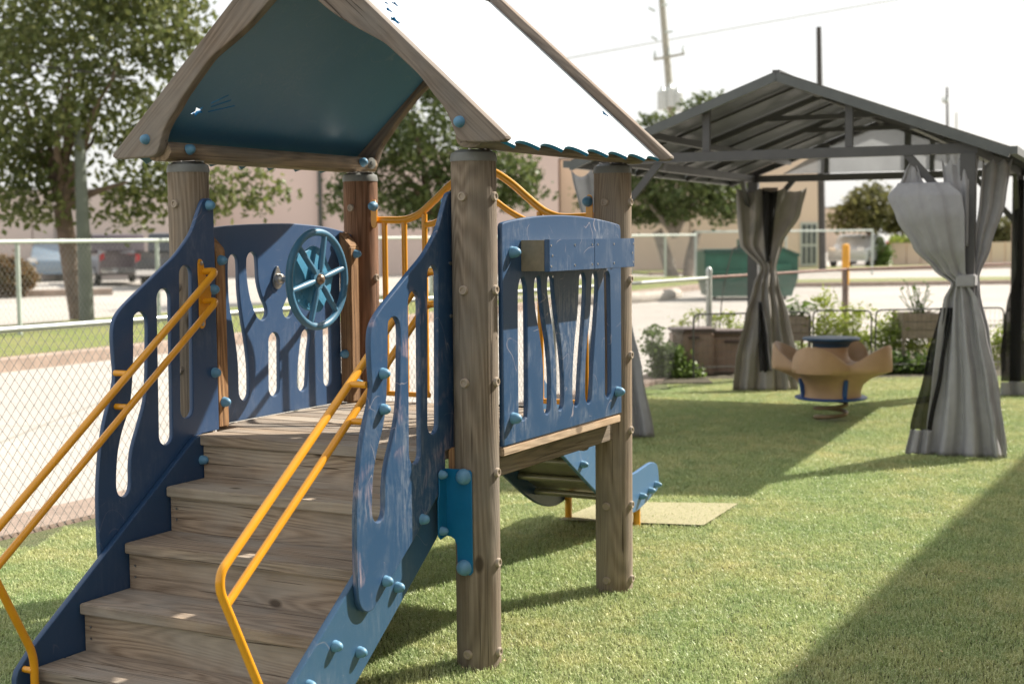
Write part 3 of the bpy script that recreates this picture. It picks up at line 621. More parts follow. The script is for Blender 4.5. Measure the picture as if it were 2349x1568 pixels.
# upper roof beams
def beam(v, z0, z1, u0, u1, wv):
    c = 0.022; P = [(v-wv/2+c, z0), (v+wv/2-c, z0), (v+wv/2, z0+c), (v+wv/2, z1-c), (v+wv/2-c, z1), (v-wv/2+c, z1), (v-wv/2, z1-c), (v-wv/2, z0+c)]
    bm = bmesh.new(); a = [bm.verts.new((u0, p[0], p[1])) for p in P]; b = [bm.verts.new((u1, p[0], p[1])) for p in P]
    bm.faces.new(a); bm.faces.new(b[::-1])
    for i in range(8): bm.faces.new((a[i], a[(i+1) % 8], b[(i+1) % 8], b[i]))
    bmesh.ops.bevel(bm, geom=[e for e in bm.edges if abs(e.verts[0].co.x-e.verts[1].co.x) > 0.1], offset=0.006, segments=2, affect='EDGES')
    return from_bm('eave_beam', bm, M['wx'], T0, 50)
VR = 0.638
UF = -0.138; UB2 = 1.318      # centre planes of the front and rear bargeboards
bL = beam(1.295, 1.799, 1.870, UF+0.023, UB2-0.023, 0.115); bR = beam(-0.050, 1.799, 1.870, UF+0.023, UB2-0.023, 0.105)
for u in (-0.02, 1.16):
    dome('bolt_cap', (u, 1.2325, 1.842), (0, -1, 0.25), bL, 0.020, 0.024); box('brace_plate', (u-0.03, 1.18, 1.797), (u+0.03, 1.30, 1.7995), M['steel'], bL, 0.0005)
lathe_obj('washer', [(0.026, 0), (0.026, 0.006), (0.012, 0.008), (0.010, 0.014), (0.002, 0.015)], M['greycap'], bL, 20, dirm((1.24, 1.2375, 1.842), (-0.2, -1, 0)))
# bargeboards
half_out = [(-0.211, 1.826), (VR, 1.826+0.895*(VR+0.211))]
half_in = [(VR, 2.425)]+[(0.569, 2.361), (0.488, 2.295), (0.419, 2.249), (0.355, 2.213), (0.292, 2.18), (0.245, 2.152), (0.188, 2.104), (0.126, 2.05), (0.095, 2.017), (0.065, 1.979), (0.03, 1.94), (0.007, 1.905), (-0.007, 1.873), (-0.018, 1.844), (-0.031, 1.824), (-0.047, 1.815), (-0.065, 1.812)]
H = half_out+[(VR, 2.425)]+catmull(half_in, False, 3)[1:]+[(-0.185, 1.809), (-0.200, 1.811), (-0.211, 1.818)]
Hm = [(2*VR-v-(0.038*min(1, max(0, (2.30-z)/0.25)) if k_ >= 2 and v > -0.15 else 0), z) for k_, (v, z) in enumerate(H)][::-1]
for u in (UF, UB2):
    b1 = plate('bargeboard', H, [], 0.043, vz(u), M['barge_a'], T0, 0.006); b2 = plate('bargeboard', [(v+0.002 if v <= VR+1e-6 else v, z) for v, z in Hm], [], 0.043, vz(u), M['barge_b'], T0, 0.006)
    if u < 0:
        dome('bolt_cap', (u-0.0215, -0.040, 1.880), (-1, 0, 0), b1, 0.0185, 0.02); dome('bolt_cap', (u-0.0215, 1.317, 1.877), (-1, 0, 0), b2, 0.0185, 0.02)
# roof sheets: outline (u, w) with w measured up the slope from the eave
VE = -0.165; SL = 0.898; al = math.atan(SL); ca = math.cos(al)
def sheet_mtx(side):
    # local x=u, y=up the slope, z=normal
    v0 = VE; z0 = 1.805
    if side == 'R':
        ydir = Vector((0, ca, math.sin(al))); org = Vector((0, v0, z0))
    else:
        ydir = Vector((0, -ca, math.sin(al))); org = Vector((0, 2*VR-v0, z0))
    x = Vector((1, 0, 0)); z = x.cross(ydir)
    return Matrix(((x.x, ydir.x, z.x, org.x), (x.y, ydir.y, z.y, org.y), (x.z, ydir.z, z.z, org.z), (0, 0, 0, 1)))
wmax = (VR-VE)/ca-0.006
low = []; SU0 = UF+0.022; SU1 = UB2-0.022
for i in range(91):
    u = SU0+i*(SU1-SU0)/90
    ph = ((u+0.02)/0.193) % 1.0
    low.append((u, 0.030*max(0, math.sin(PI*ph))**0.8-0.012*ph))
so_ = low+[(SU1, wmax), (SU0, wmax)]
def wv(v, side='R'): return (v-VE)/ca if side == 'R' else (2*VR-VE-v)/ca
holesR = [star(0.052, wv(0.346), 0.034, 2.0), star(0.093, wv(0.396), 0.023, 2.2), star(0.206, wv(0.442), 0.023, 1.9), star(0.134, wv(0.432), 0.015, 2.0), star(1.221, wv(0.056), 0.030, 2.1)]
holesR += [capsule(1.143, wv(0.136), 1.207, wv(0.100), 0.0024, 2), capsule(1.114, wv(0.119), 1.180, wv(0.086), 0.0024, 2), capsule(1.064, wv(0.096), 1.171, wv(0.066), 0.0024, 2)]
holesL = [star(0.030, wv(1.230, 'L'), 0.030, 1.2), capsule(0.068, wv(1.194, 'L'), 0.126, wv(1.157, 'L'), 0.0025, 2), capsule(0.083, wv(1.207, 'L'), 0.161, wv(1.174, 'L'), 0.0025, 2), capsule(0.089, wv(1.226, 'L'), 0.206, wv(1.193, 'L'), 0.0025, 2)]
for side, hl in (('R', holesR), ('L', holesL)):
    smx = sheet_mtx(side); nz_ = smx.to_3x3() @ Vector((0, 0, 1)); nz_ = nz_ if nz_.z > 0 else -nz_
    rsht = plate('roof_sheet', so_, hl, 0.013, smx, [M['roofin'], M['rooftop'], M['roofcore']], T0, 0.0015)
    for p in rsht.data.polygons:
        dd = p.normal.dot(nz_); p.material_index = 1 if dd > 0.9 else (0 if dd < -0.9 else 2)
# ridge boards below the sheets
box('ridge_beam', (SU0, VR-0.02, 2.42), (SU1, VR+0.02, 2.49), M['wx'], T0, 0.004)
# slide
lowp = [(1.19, 0.700), (1.49, 0.508), (1.83, 0.296), (1.98, 0.208), (2.10, 0.150), (2.22, 0.112), (2.34, 0.100), (2.46, 0.120), (2.62, 0.160)]
upp = [(2.648, 0.178), (2.652, 0.225), (2.635, 0.285), (2.60, 0.312), (2.54, 0.322), (2.44, 0.312), (2.32, 0.300), (2.20, 0.315), (2.08, 0.355), (1.90, 0.470), (1.60, 0.665), (1.40, 0.800), (1.28, 0.900), (1.23, 0.960), (1.19, 0.970)]
SO = catmull(lowp, False, 4)+catmull(upp, False, 4)
sld = bpy.data.objects.new('slide', None); C.objects.link(sld); sld.parent = T0
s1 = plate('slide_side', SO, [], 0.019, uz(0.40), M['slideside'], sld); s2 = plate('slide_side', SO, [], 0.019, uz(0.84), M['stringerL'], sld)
for (u, z) in ((1.69, 0.438), (2.402, 0.170), (2.517, 0.180), (2.60, 0.198)): dome('bolt_cap', (u, 0.390, z), (0, -1, 0), s1, 0.017, 0.03)
bedp = catmull([(1.19, 0.765), (1.27, 0.755), (1.36, 0.71), (1.60, 0.555), (1.88, 0.365), (2.05, 0.265), (2.20, 0.215), (2.36, 0.205), (2.50, 0.205), (2.60, 0.200)], False, 5)
vs = []; fs = []
for i, (u, z) in enumerate(bedp): vs += [(u, 0.411, z), (u, 0.829, z), (u, 0.829, z-0.012), (u, 0.411, z-0.012)]
for i in range(len(bedp)-1):
    b_ = i*4
    for k in range(4): fs.append((b_+k, b_+(k+1) % 4, b_+4+(k+1) % 4, b_+4+k))
link('slide_bed', mesh_of('slide_bed', vs, fs), M['white_s'], sld, 40)
for (u, z) in ((1.45, 0.615), (1.72, 0.435), (1.90, 0.32), (2.08, 0.215), (2.42, 0.175)): tube('cross_tube', [(u, 0.411, z), (u, 0.829, z)], 0.017, M['white_s'], sld, 12)
tube('slide_leg', [(2.43, 0.425, -0.05), (2.43, 0.425, 0.165)], 0.019, M['yellow'], sld, 16); tube('slide_leg', [(2.43, 0.815, -0.05), (2.43, 0.815, 0.165)], 0.019, M['yellow'], sld, 16)
# ---------------------------------------------------------------- gazebo
M['gz'] = simple('charcoal_aluminium', (0.075, 0.075, 0.078), 0.45, 0.1, 12)
M['gzr'] = simple('roof_edge_trim', (0.10, 0.11, 0.11), 0.4, 0.1, 12)
def translucent(name, col, alpha=0.0, tl=0.4, rough=0.6, var=0.12, sc=4):
    m, nt, b = mat(name)
    f = noise(nt, coords(nt), sc, 4); c = ramp(nt, f, [(0.3, tuple(x*(1-var) for x in col)), (0.7, tuple(x*(1+var) for x in col))])
    nt.links.new(c, b.inputs['Base Color']); b.inputs['Roughness'].default_value = rough
    t = N(nt, 'ShaderNodeBsdfTranslucent'); nt.links.new(c, t.inputs[0]); ms = N(nt, 'ShaderNodeMixShader'); ms.inputs[0].default_value = tl
    nt.links.new(b.outputs[0], ms.inputs[1]); nt.links.new(t.outputs[0], ms.inputs[2]); last = ms.outputs[0]
    if alpha:
        tp = N(nt, 'ShaderNodeBsdfTransparent'); m2 = N(nt, 'ShaderNodeMixShader'); m2.inputs[0].default_value = alpha
        nt.links.new(last, m2.inputs[1]); nt.links.new(tp.outputs[0], m2.inputs[2]); last = m2.outputs[0]
    nt.links.new(last, nt.nodes['Material Output'].inputs[0]); return m
M['poly'] = translucent('smoked_polycarbonate', (0.115, 0.115, 0.103), 0.09, 0.62, 0.25, 0.25, 1.2)
M['film'] = translucent('pale_translucent_film', (0.30, 0.31, 0.32), 0.35, 0.6, 0.4)
M['cloth'] = translucent('grey_curtain_cloth', (0.37, 0.37, 0.385), 0, 0.16, 0.85, 0.08, 14)
M['net'] = translucent('black_insect_net', (0.012, 0.012, 0.012), 0.26, 0.2, 0.8)
gx = Vector((0.9152, -0.4029)); GO = Vector((3.04, 9.49)); gW, gD = 2.53, 4.3
gz = thing('gazebo', 'charcoal metal gazebo with smoked gable roof standing on the turf', 'gazebo', (GO.x, GO.y, 0), math.atan2(gx.y, gx.x))
pole_xy = [(0, 0), (-gW, 0), (0, gD), (-gW, gD)]
for (x, y) in pole_xy:
    p = box('pole', (x-0.05, y-0.05, -0.05), (x+0.05, y+0.05, 2.02), M['gz'], gz, 0.004)
    box('foot_plate', (x-0.09, y-0.09, 0.0), (x+0.09, y+0.09, 0.012), M['gz'], p, 0.002)
    sx = -1 if x == 0 else 1; sy = 1 if y == 0 else -1
    bar('brace', (x+sx*0.03, y, 1.60), (x+sx*0.40, y, 2.03), 0.04, 0.05, M['gz'], gz); bar('brace', (x, y+sy*0.03, 1.60), (x, y+sy*0.45, 2.03), 0.04, 0.05, M['gz'], gz)
for y in (0, gD): bar('beam', (-gW-0.12, y, 2.053), (0.06, y, 2.053), 0.06, 0.068, M['gz'], gz)
for x in (0, -gW): bar('beam', (x, -0.035+0.07, 2.052), (x, gD-0.035, 2.052), 0.055, 0.066, M['gz'], gz)
XR = -gW/2; ZR = 2.615; sl_g = 0.372; ov = 0.27
def zr(x): return ZR-sl_g*abs(x-XR)
for y, wz in ((-0.10, 0.06), (1.42, 0.045), (2.85, 0.045), (gD+0.08, 0.06)):
    for s in (-1, 1):
        xe = XR+s*(gW/2+ov); bar('rafter', (XR, y, ZR-0.035), (xe, y, zr(xe)-0.035), 0.045, wz, M['gzr'] if y < 0 else M['gz'], gz)
for y in (0.66, 2.13, 3.6):
    for s in (-1, 1): xe = XR+s*(gW/2+ov); bar('glazing_bar', (XR, y, ZR-0.018), (xe, y, zr(xe)-0.018), 0.022, 0.02, M['gz'], gz)
for y in (1.42, 2.85): bar('collar_tie', (XR-0.42, y, ZR-0.20), (XR+0.42, y, ZR-0.20), 0.035, 0.04, M['gz'], gz)
bar('ridge_bar', (XR, -0.12, ZR-0.02), (XR, gD+0.1, ZR-0.02), 0.05, 0.06, M['gz'], gz)
for x in (-gW+0.35, -0.35): bar('purlin', (x, -0.08, zr(x)-0.06), (x, gD+0.06, zr(x)-0.06), 0.04, 0.05, M['gz'], gz)
for x in (-1.79, -0.785): bar('gable_post', (x, 0, 2.09), (x, 0, zr(x)-0.03), 0.05, 0.04, M['gz'], gz); bar('gable_post', (x, gD, 2.09), (x, gD, zr(x)-0.03), 0.05, 0.04, M['gz'], gz)
bar('gable_post', (XR+0.25, gD, 1.98), (XR+0.25, gD, zr(XR)-0.03), 0.06, 0.05, M['gz'], gz)
ys = [-0.09, 0.655, 0.665, 1.40, 1.44, 2.125, 2.135, 2.83, 2.87, 3.595, 3.605, gD+0.07]
for k in range(6):
    for s in (-1, 1):
        xe = XR+s*(gW/2+ov); A_ = Acc(); y0, y1 = ys[2*k], ys[2*k+1]; x0 = XR+s*0.02
        A_.v = [Vector(p) for p in ((x0, y0, zr(x0)), (xe, y0, zr(xe)), (xe, y1, zr(xe)), (x0, y1, zr(x0)), (x0, y0, zr(x0)+0.008), (xe, y0, zr(xe)+0.008), (xe, y1, zr(xe)+0.008), (x0, y1, zr(x0)+0.008))]
        A_.f = [(0, 1, 2, 3), (4, 7, 6, 5), (0, 4, 5, 1), (1, 5, 6, 2), (2, 6, 7, 3), (3, 7, 4, 0)]
        A_.obj('roof_panel', M['poly'], gz, 0)
for s in (-1, 1):
    xe = XR+s*(gW/2+ov+0.02); bar('gutter', (xe, -0.12, zr(xe)-0.01), (xe, gD+0.1, zr(xe)-0.01), 0.05, 0.05, M['gzr'], gz)
A_ = Acc(); g0, g1 = XR-0.95, XR+1.2
A_.v = [Vector(p) for p in ((-gW+0.3, gD-0.03, 2.095), (-0.05, gD-0.03, 2.095), (XR+0.4, gD-0.03, zr(XR+.4)-0.06), (XR, gD-0.03, ZR-0.06), (XR-0.4, gD-0.03, zr(XR+.4)-0.06))]; A_.f = [(0, 1, 2, 3, 4)]
q = A_.obj('gable_screen', M['film'], gz, 0); q.modifiers.new('s', 'SOLIDIFY').thickness = 0.004

def drape(name, rows, org, d, m, parent=None, folds=5, seed=0, ns=90, nz=60, scallop=0.0, bag=0.0):
    "hanging cloth: rows = (z, s0, s1, offset towards the viewer, fold depth)"
    rr = random.Random(seed); ph = rr.uniform(0, 6); d = Vector((d[0], d[1], 0)).normalized(); nrm = Vector((d.y, -d.x, 0))
    rows = sorted(rows, key=lambda r: -r[0]); vs = []; fs = []
    zs = [r[0] for r in rows]
    tt = np.linspace(0, len(rows)-1, nz)
    for t in tt:
        i = min(int(t), len(rows)-2); f = t-i; f2 = f*f*(3-2*f)*0.6+f*0.4
        a, b = rows[i], rows[i+1]; z, s0, s1, of, am = [a[k]*(1-(f if k == 0 else f2))+b[k]*(f if k == 0 else f2) for k in range(5)]
        for j in range(ns):
            q = j/(ns-1); qq = q + 0.03*math.sin(5*q+z*3+ph)
            wv_ = math.sin(2*PI*folds*qq+ph+0.8*math.sin(z*2.1+ph)) + 0.22*math.sin(2*PI*folds*2.3*qq+ph*2+z*1.5)+0.45*math.sin(2*PI*folds*0.5*qq+1.7*ph)
            wv_ = math.copysign(abs(wv_)**0.75, wv_)*(0.75+0.5*math.sin(q*11+ph*3+z)**2); zz = z
            top = max(0, 1-(zs[0]-z)/0.35)
            if scallop: zz -= top*scallop*abs(math.sin(PI*3*q))**0.8
            if t > len(rows)-1.6: zz += 0.015*wv_*(t-(len(rows)-1.6))
            vs.append(Vector((org[0], org[1], zz))+d*(s0+(s1-s0)*q)+nrm*(of+am*wv_+bag*math.sin(PI*q)*(0.5-abs(z-1.65)) if z > 1.2 else of+am*wv_))
    for i in range(nz-1):
        for j in range(ns-1): a = i*ns+j; fs.append((a, a+1, a+ns+1, a+ns))
    o = link(name, mesh_of(name, vs, fs), m, parent, 0); o.data.polygons.foreach_set('use_smooth', [True]*len(fs))
    sd = o.modifiers.new('thickness', 'SOLIDIFY'); sd.thickness = 0.003
    return o
def gl(x, y): return (GO.x+gx.x*x-gx.y*y, GO.y+gx.y*x+gx.x*y)
# near right pole: big tied curtain
pFR = gl(0, 0)
r1 = [(1.83, -0.44, -0.11, 0.10, 0.004), (1.74, -0.50, -0.02, 0.15, 0.005), (1.60, -0.44, 0.00, 0.17, 0.006), (1.40, -0.33, 0.00, 0.15, 0.008), (1.25, -0.20, 0.00, 0.10, 0.010), (1.16, -0.09, 0.02, 0.08, 0.012), (1.05, -0.14, 0.08, 0.08, 0.018), (0.85, -0.17, 0.13, 0.09, 0.024), (0.5, -0.20, 0.21, 0.11, 0.032), (0.2, -0.23, 0.26, 0.13, 0.040), (0.015, -0.25, 0.28, 0.14, 0.055)]
c = drape('curtain', r1, pFR, gx, M['cloth'], None, 3.3, 3, bag=0.08); tag(c, 'big grey curtain tied to the front right gazebo pole, upper part bulging left', 'curtain', 'gazebo curtains')
drape('curtain_peak', [(2.00, -0.365, -0.355, 0.0, 0.002), (1.90, -0.41, -0.31, 0.02, 0.01), (1.74, -0.48, -0.24, 0.04, 0.012)], pFR, gx, M['cloth'], c, 2, 4, 40, 24)
drape('curtain_heading', [(1.99, -0.17, 0.0, 0.035, 0.010), (1.8, -0.15, 0.01, 0.06, 0.012), (1.4, -0.10, 0.01, 0.07, 0.010)], pFR, gx, M['cloth'], c, 2, 9, 40, 24, scallop=0.05)
n_ = drape('net_layer', [(1.0, -0.16, -0.08, 0.09, 0.01), (0.6, -0.25, -0.13, 0.11, 0.015), (0.18, -0.34, -0.2, 0.13, 0.02)], pFR, gx, M['net'], c, 2, 5, 30, 30)
drape('net_hem', [(0.18, -0.34, -0.2, 0.13, 0.02), (0.015, -0.37, -0.21, 0.14, 0.024)], pFR, gx, M['cloth'], c, 2, 5, 30, 12)
tb = [(pFR[0]+math.cos(a)*0.085, pFR[1]+math.sin(a)*0.085) for a in [2*PI*k/24 for k in range(24)]]
bx = Acc(); 
bm = bmesh.new(); add_box(bm, (-0.062, -0.11, 1.14), (0.062, 0.062, 1.22), 0.008, Matrix.Translation((pFR[0], pFR[1], 0)) @ Matrix.Rotation(math.atan2(gx.y, gx.x), 4, 'Z')); from_bm('tie_band', bm, M['cloth'], c)
r2 = [(1.99, 0.10, 0.36, 0.0, 0.02), (1.7, 0.08, 0.32, 0.0, 0.02), (1.4, 0.04, 0.20, 0.0, 0.016), (1.2, 0.02, 0.10, 0.0, 0.012), (1.1, 0.02, 0.09, 0.02, 0.012), (0.8, 0.03, 0.16, 0.03, 0.02), (0.4, 0.04, 0.24, 0.04, 0.028), (0.02, 0.03, 0.30, 0.04, 0.032)]
c = drape('curtain', r2, pFR, (0.93, 0.36), M['cloth'], None, 3, 8, scallop=0.05); tag(c, 'narrow grey curtain gathered behind the right side of the front right gazebo pole', 'curtain', 'gazebo curtains')
pFL = gl(-gW, 0)
c = drape('curtain', [(1.99, -0.28, 0.16, 0.05, 0.02), (1.6, -0.2, 0.15, 0.05, 0.02), (1.2, -0.07, 0.08, 0.05, 0.012), (0.9, -0.13, 0.15, 0.08, 0.02), (0.5, -0.2, 0.23, 0.1, 0.03), (0.02, -0.27, 0.32, 0.12, 0.035)], pFL, (1, 0), M['cloth'], None, 4, 12, scallop=0.06)
tag(c, 'grey curtain mostly hidden behind the right wooden post of the play tower', 'curtain', 'gazebo curtains')
pBL = gl(-gW, gD)
rB = [(1.96, -0.08, 0.50, 0.2, 0.022), (1.7, -0.08, 0.43, 0.25, 0.022), (1.4, -0.06, 0.24, 0.3, 0.018), (1.17, -0.05, 0.11, 0.4, 0.012), (1.0, -0.14, 0.12, 0.5, 0.02), (0.7, -0.25, 0.18, 0.65, 0.035), (0.3, -0.37, 0.22, 0.85, 0.05), (0.02, -0.42, 0.22, 0.98, 0.055)]
rB = [(z, a-0.13 if z > 1.3 else a+0.05, b+0.0 if z > 1.3 else b+0.05, o_, am) for z, a, b, o_, am in rB]
c = drape('curtain', rB, pBL, (1, 0), translucent('backlit_grey_curtain', (0.42, 0.395, 0.365), 0, 0.3, 0.85), None, 3.7, 21, scallop=0.04)  # curtain cloth tinted warmer and paler, as if lit through from behind
tag(c, 'grey curtain tinted as if backlit and black net tied at the back left gazebo pole', 'curtain', 'gazebo curtains')
drape('net_layer', [(1.96, 0.04, 0.20, 0.27, 0.02), (1.6, 0.04, 0.15, 0.34, 0.02), (1.22, 0.05, 0.09, 0.44, 0.01)], pBL, (1, 0), M['net'], c, 2, 5, 30, 30)
drape('net_layer', [(0.85, -0.06, -0.02, 0.65, 0.01), (0.5, -0.09, 0.0, 0.84, 0.02), (0.2, -0.11, 0.0, 1.0, 0.02)], pBL, (1, 0), M['net'], c, 2, 6, 30, 30)
pBR = gl(0, gD)
rb = [(1.98, -0.09, 0.35, 0.14, 0.02), (1.6, -0.08, 0.3, 0.15, 0.02), (1.15, -0.07, 0.2, 0.16, 0.015), (0.8, -0.20, 0.3, 0.25, 0.03), (0.4, -0.30, 0.4, 0.4, 0.04), (0.14, -0.34, 0.45, 0.55, 0.045)]
c = drape('curtain', rb, pBR, (1, 0), M['net'], None, 4, 31); tag(c, 'black net curtain with grey hem at the right picture edge', 'curtain', 'gazebo curtains')
drape('net_hem', [(0.14, -0.34, 0.45, 0.55, 0.045), (0.015, -0.35, 0.46, 0.58, 0.05)], pBR, (1, 0), M['cloth'], c, 4, 31, 60, 10)

# ---------------------------------------------------------------- chain link fences
M['galv'] = simple('galvanised_pipe', (0.50, 0.52, 0.49), 0.35, 0.15, 8, metal=0.35)
M['rust'] = simple('rusty_pipe', (0.16, 0.085, 0.06), 0.7, 0.3, 12)
M['wire'] = simple('galvanised_wire', (0.26, 0.26, 0.245), 0.5, 0.2, 3, metal=0.4)
def chain(name, A_, B_, z0, z1, hx, hz, r, m, parent):
    A_ = np.array(A_[:2], float); B_ = np.array(B_[:2], float); Ln = np.linalg.norm(B_-A_); d = (B_-A_)/Ln; nrm = np.array([-d[1], d[0]])
    nw = int(Ln/hx); nk = int((z1-z0)/hz); P = []; Q = []
    i = np.arange(nw)[:, None]; k = np.arange(nk)[None, :]
    sx = (i+((k+i) % 2))*hx; ex = (i+((k+1+i) % 2))*hx; sz = z0+k*hz+0*i; ez = sz+hz
    sx, ex, sz, ez = [a.ravel().astype(float) for a in (sx, ex, sz, ez)]; n = len(sx); bul = 0.012*np.sin(sx*3.1)
    V = np.zeros((n, 6, 3)); offs = [(0, 1), (0.87, -0.5), (-0.87, -0.5)]
    for e, (xx, zz) in enumerate(((sx, sz), (ex, ez))):
        for c_, (a, b) in enumerate(offs):
            V[:, e*3+c_, 0] = A_[0]+d[0]*(xx+a*r)+nrm[0]*(b*r+bul); V[:, e*3+c_, 1] = A_[1]+d[1]*(xx+a*r)+nrm[1]*(b*r+bul); V[:, e*3+c_, 2] = zz
    b6 = (np.arange(n)*6)[:, None]; Fq = np.concatenate([b6+np.array([[0, 1, 4, 3]]), b6+np.array([[1, 2, 5, 4]]), b6+np.array([[2, 0, 3, 5]])], 0)
    me = bpy.data.meshes.new(name); me.vertices.add(n*6); me.vertices.foreach_set('co', V.ravel()); nf = len(Fq)
    me.loops.add(nf*4); me.loops.foreach_set('vertex_index', Fq.ravel().astype(np.int32)); me.polygons.add(nf); me.polygons.foreach_set('loop_start', np.arange(nf, dtype=np.int32)*4); me.update(calc_edges=True)
    o = link(name, me, m, parent, 0); o['kind'] = 'stuff'; return o
def fence(nm, label, A_, B_, h, spacing, m, mr, hx, hz, r, rr=0.017, pr=0.022, zb=0.0, group=None, endcap=False):
    h0, h1 = h if isinstance(h, tuple) else (h, h); h = (h0+h1)/2; t = thing(nm, label, 'fence', (0, 0, 0)); A_ = Vector(A_[:2]); B_ = Vector(B_[:2]); L_ = (B_-A_).length; d = (B_-A_)/L_
    chain('chain_link_mesh', A_, B_, zb+0.01, h+0.03, hx, hz, r, M['wire'], t)
    k = 0; x = 0
    nseg = max(1, int(L_/spacing))
    for i in range(nseg+1):
        p = A_+d*(L_*i/nseg); q = p+Vector((-d.y, d.x))*0.03
        if endcap and i == nseg: break
        hh = h0+(h1-h0)*i/nseg; hn = h0+(h1-h0)*(i+1)/nseg
        tube('fence_post', [(q.x, q.y, zb-0.1), (q.x, q.y, hh)], pr, m, t, 12)
        if i < nseg:
            e = A_+d*(L_*(i+1)/nseg)
            tube('top_rail', [(p.x, p.y, hh), (e.x, e.y, hn)], rr, mr, t, 12); 
            lathe_obj('rail_sleeve', [(rr*1.13, -0.06), (rr*1.13, 0.06)], mr, t, 12, dirm((p.x+d.x*0.9, p.y+d.y*0.9, hh+(hn-hh)*0.9*nseg/L_), (d.x, d.y, 0)))
    return t
f1_ = fence('chain_link_fence', 'low galvanised chain link fence running behind the play tower, pale top rail', FA-fd*1.5, FB, (1.075, 1.026), 3.2, M['galv'], M['galv'], 0.029, 0.036, 0.0019, endcap=True)
cp = tube('corner_post', [(FB.x, FB.y, -0.1), (FB.x, FB.y, 1.08)], 0.033, M['galv'], f1_, 18)
lathe_obj('ball_cap', [(0.036, 0), (0.036, 0.03), (0.034, 0.05), (0.02, 0.072), (0.002, 0.078)], M['galv'], cp, 18, Matrix.Translation((FB.x, FB.y, 1.07)))
F2a = Vector((2.22, 15.75)); F2b = Vector((4.40, 18.7)); F2c = Vector((9.0, 22.2))
fence('chain_link_fence', 'low chain link fence with rusty brown top rail behind the garden bed', F2a, F2b, 1.03, 3.3, M['rust'], M['rust'], 0.026, 0.033, 0.0016)
fence('chain_link_fence', 'far part of the rusty railed low fence, behind the right gazebo poles', F2b+(F2c-F2b).normalized()*0.03, F2c, 1.03, 3.0, M['rust'], M['rust'], 0.035, 0.04, 0.0018)
H0 = G0-gd*8+gn*3.1; H1 = Vector((6.5, 49.9))
M['galv2'] = simple('greenish_pale_pipe', (0.42, 0.47, 0.43), 0.5, 0.1, 4)
fence('chain_link_fence', 'tall chain link fence across the far side of the concrete lot', H0, H1, 1.5, 3.05, M['galv2'], M['galv2'], 0.05, 0.06, 0.0022, 0.03, 0.035)
fence('chain_link_fence', 'pale far chain link fence in front of the green dumpster end and windowed building', Vector((6.55, 50.6)), Vector((13.5, 53.2)), 1.6, 3.0, M['galv2'], M['galv2'], 0.08, 0.08, 0.003, 0.035, 0.035)

# ---------------------------------------------------------------- trees and plants
def leafmat(name, c1, c2, c3):
    m, nt, b = mat(name); v = coords(nt, (1, 1, 1), world=True)
    c = ramp(nt, noise(nt, v, 1.3, 3), [(0.35, c1), (0.6, c2)]); c = mix(nt, ramp(nt, noise(nt, v, 9, 3), [(0.5, 0.0), (0.7, 0.8)]), c, c3)
    nt.links.new(c, b.inputs['Base Color']); b.inputs['Roughness'].default_value = 0.5; b.inputs['Specular IOR Level'].default_value = 0.3
    t = N(nt, 'ShaderNodeBsdfTranslucent'); nt.links.new(c, t.inputs[0]); ms = N(nt, 'ShaderNodeMixShader'); ms.inputs[0].default_value = 0.38
    nt.links.new(b.outputs[0], ms.inputs[1]); nt.links.new(t.outputs[0], ms.inputs[2]); nt.links.new(ms.outputs[0], nt.nodes['Material Output'].inputs[0]); return m
M['leafA'] = leafmat('crape_myrtle_leaves', (0.08, 0.105, 0.035), (0.13, 0.155, 0.05), (0.25, 0.245, 0.08))
M['leafB'] = leafmat('dark_oak_leaves', (0.055, 0.085, 0.03), (0.10, 0.13, 0.042), (0.18, 0.20, 0.07))
M['leafC'] = leafmat('olive_leaves', (0.08, 0.09, 0.03), (0.12, 0.12, 0.045), (0.18, 0.16, 0.06))
M['leafG'] = leafmat('garden_leaves', (0.07, 0.13, 0.03), (0.14, 0.21, 0.05), (0.22, 0.30, 0.08))
M['leafL'] = leafmat('lime_leaves', (0.22, 0.30, 0.05), (0.32, 0.38, 0.07), (0.40, 0.45, 0.12))
M['leafO'] = leafmat('copper_leaves', (0.10, 0.085, 0.03), (0.16, 0.10, 0.04), (0.28, 0.13, 0.05))
M['bark'] = simple('brown_bark', (0.15, 0.105, 0.08), 0.9, 0.3, 6, bmp=0.6)
M['bark2'] = simple('grey_bark', (0.25, 0.215, 0.18), 0.9, 0.25, 6, bmp=0.6)
def leaves(name, blobs, m, parent, size, rgen, per=16, crad=0.28, elong=1.8):
    "blobs = (centre, (rx,ry,rz), clusters); leaves grow in clumps spread mostly over the outer part of each blob"
    cs = []
    for c, r_, n in blobs:
        u = rgen.normal(size=(n, 3)); u /= np.linalg.norm(u, axis=1)[:, None]; rad = rgen.uniform(0.25, 1.0, n)**0.45*rgen.uniform(0.86, 1.1, n)
        cs.append(np.array(c)+u*rad[:, None]*np.array(r_))
    cs = np.concatenate(cs); n = len(cs)*per
    p = np.repeat(cs, per, 0)+rgen.normal(size=(n, 3))*np.array([crad, crad, crad*0.6])*0.6
    a = rgen.normal(size=(n, 3)); a /= np.linalg.norm(a, axis=1)[:, None]; b = np.cross(a, rgen.normal(size=(n, 3))); b /= np.linalg.norm(b, axis=1)[:, None]
    s = size*rgen.uniform(0.6, 1.3, n)[:, None]
    V = np.stack([p-a*s*elong/2, p+b*s*0.5, p+a*s*elong/2, p-b*s*0.5], 1).reshape(-1, 3)
    me = bpy.data.meshes.new(name); me.vertices.add(n*4); me.vertices.foreach_set('co', V.ravel())
    me.loops.add(n*4); me.loops.foreach_set('vertex_index', np.arange(n*4, dtype=np.int32)); me.polygons.add(n); me.polygons.foreach_set('loop_start', np.arange(n, dtype=np.int32)*4); me.update(calc_edges=True)
    o = link(name, me, m, parent, 0); o['kind'] = 'stuff'; return o
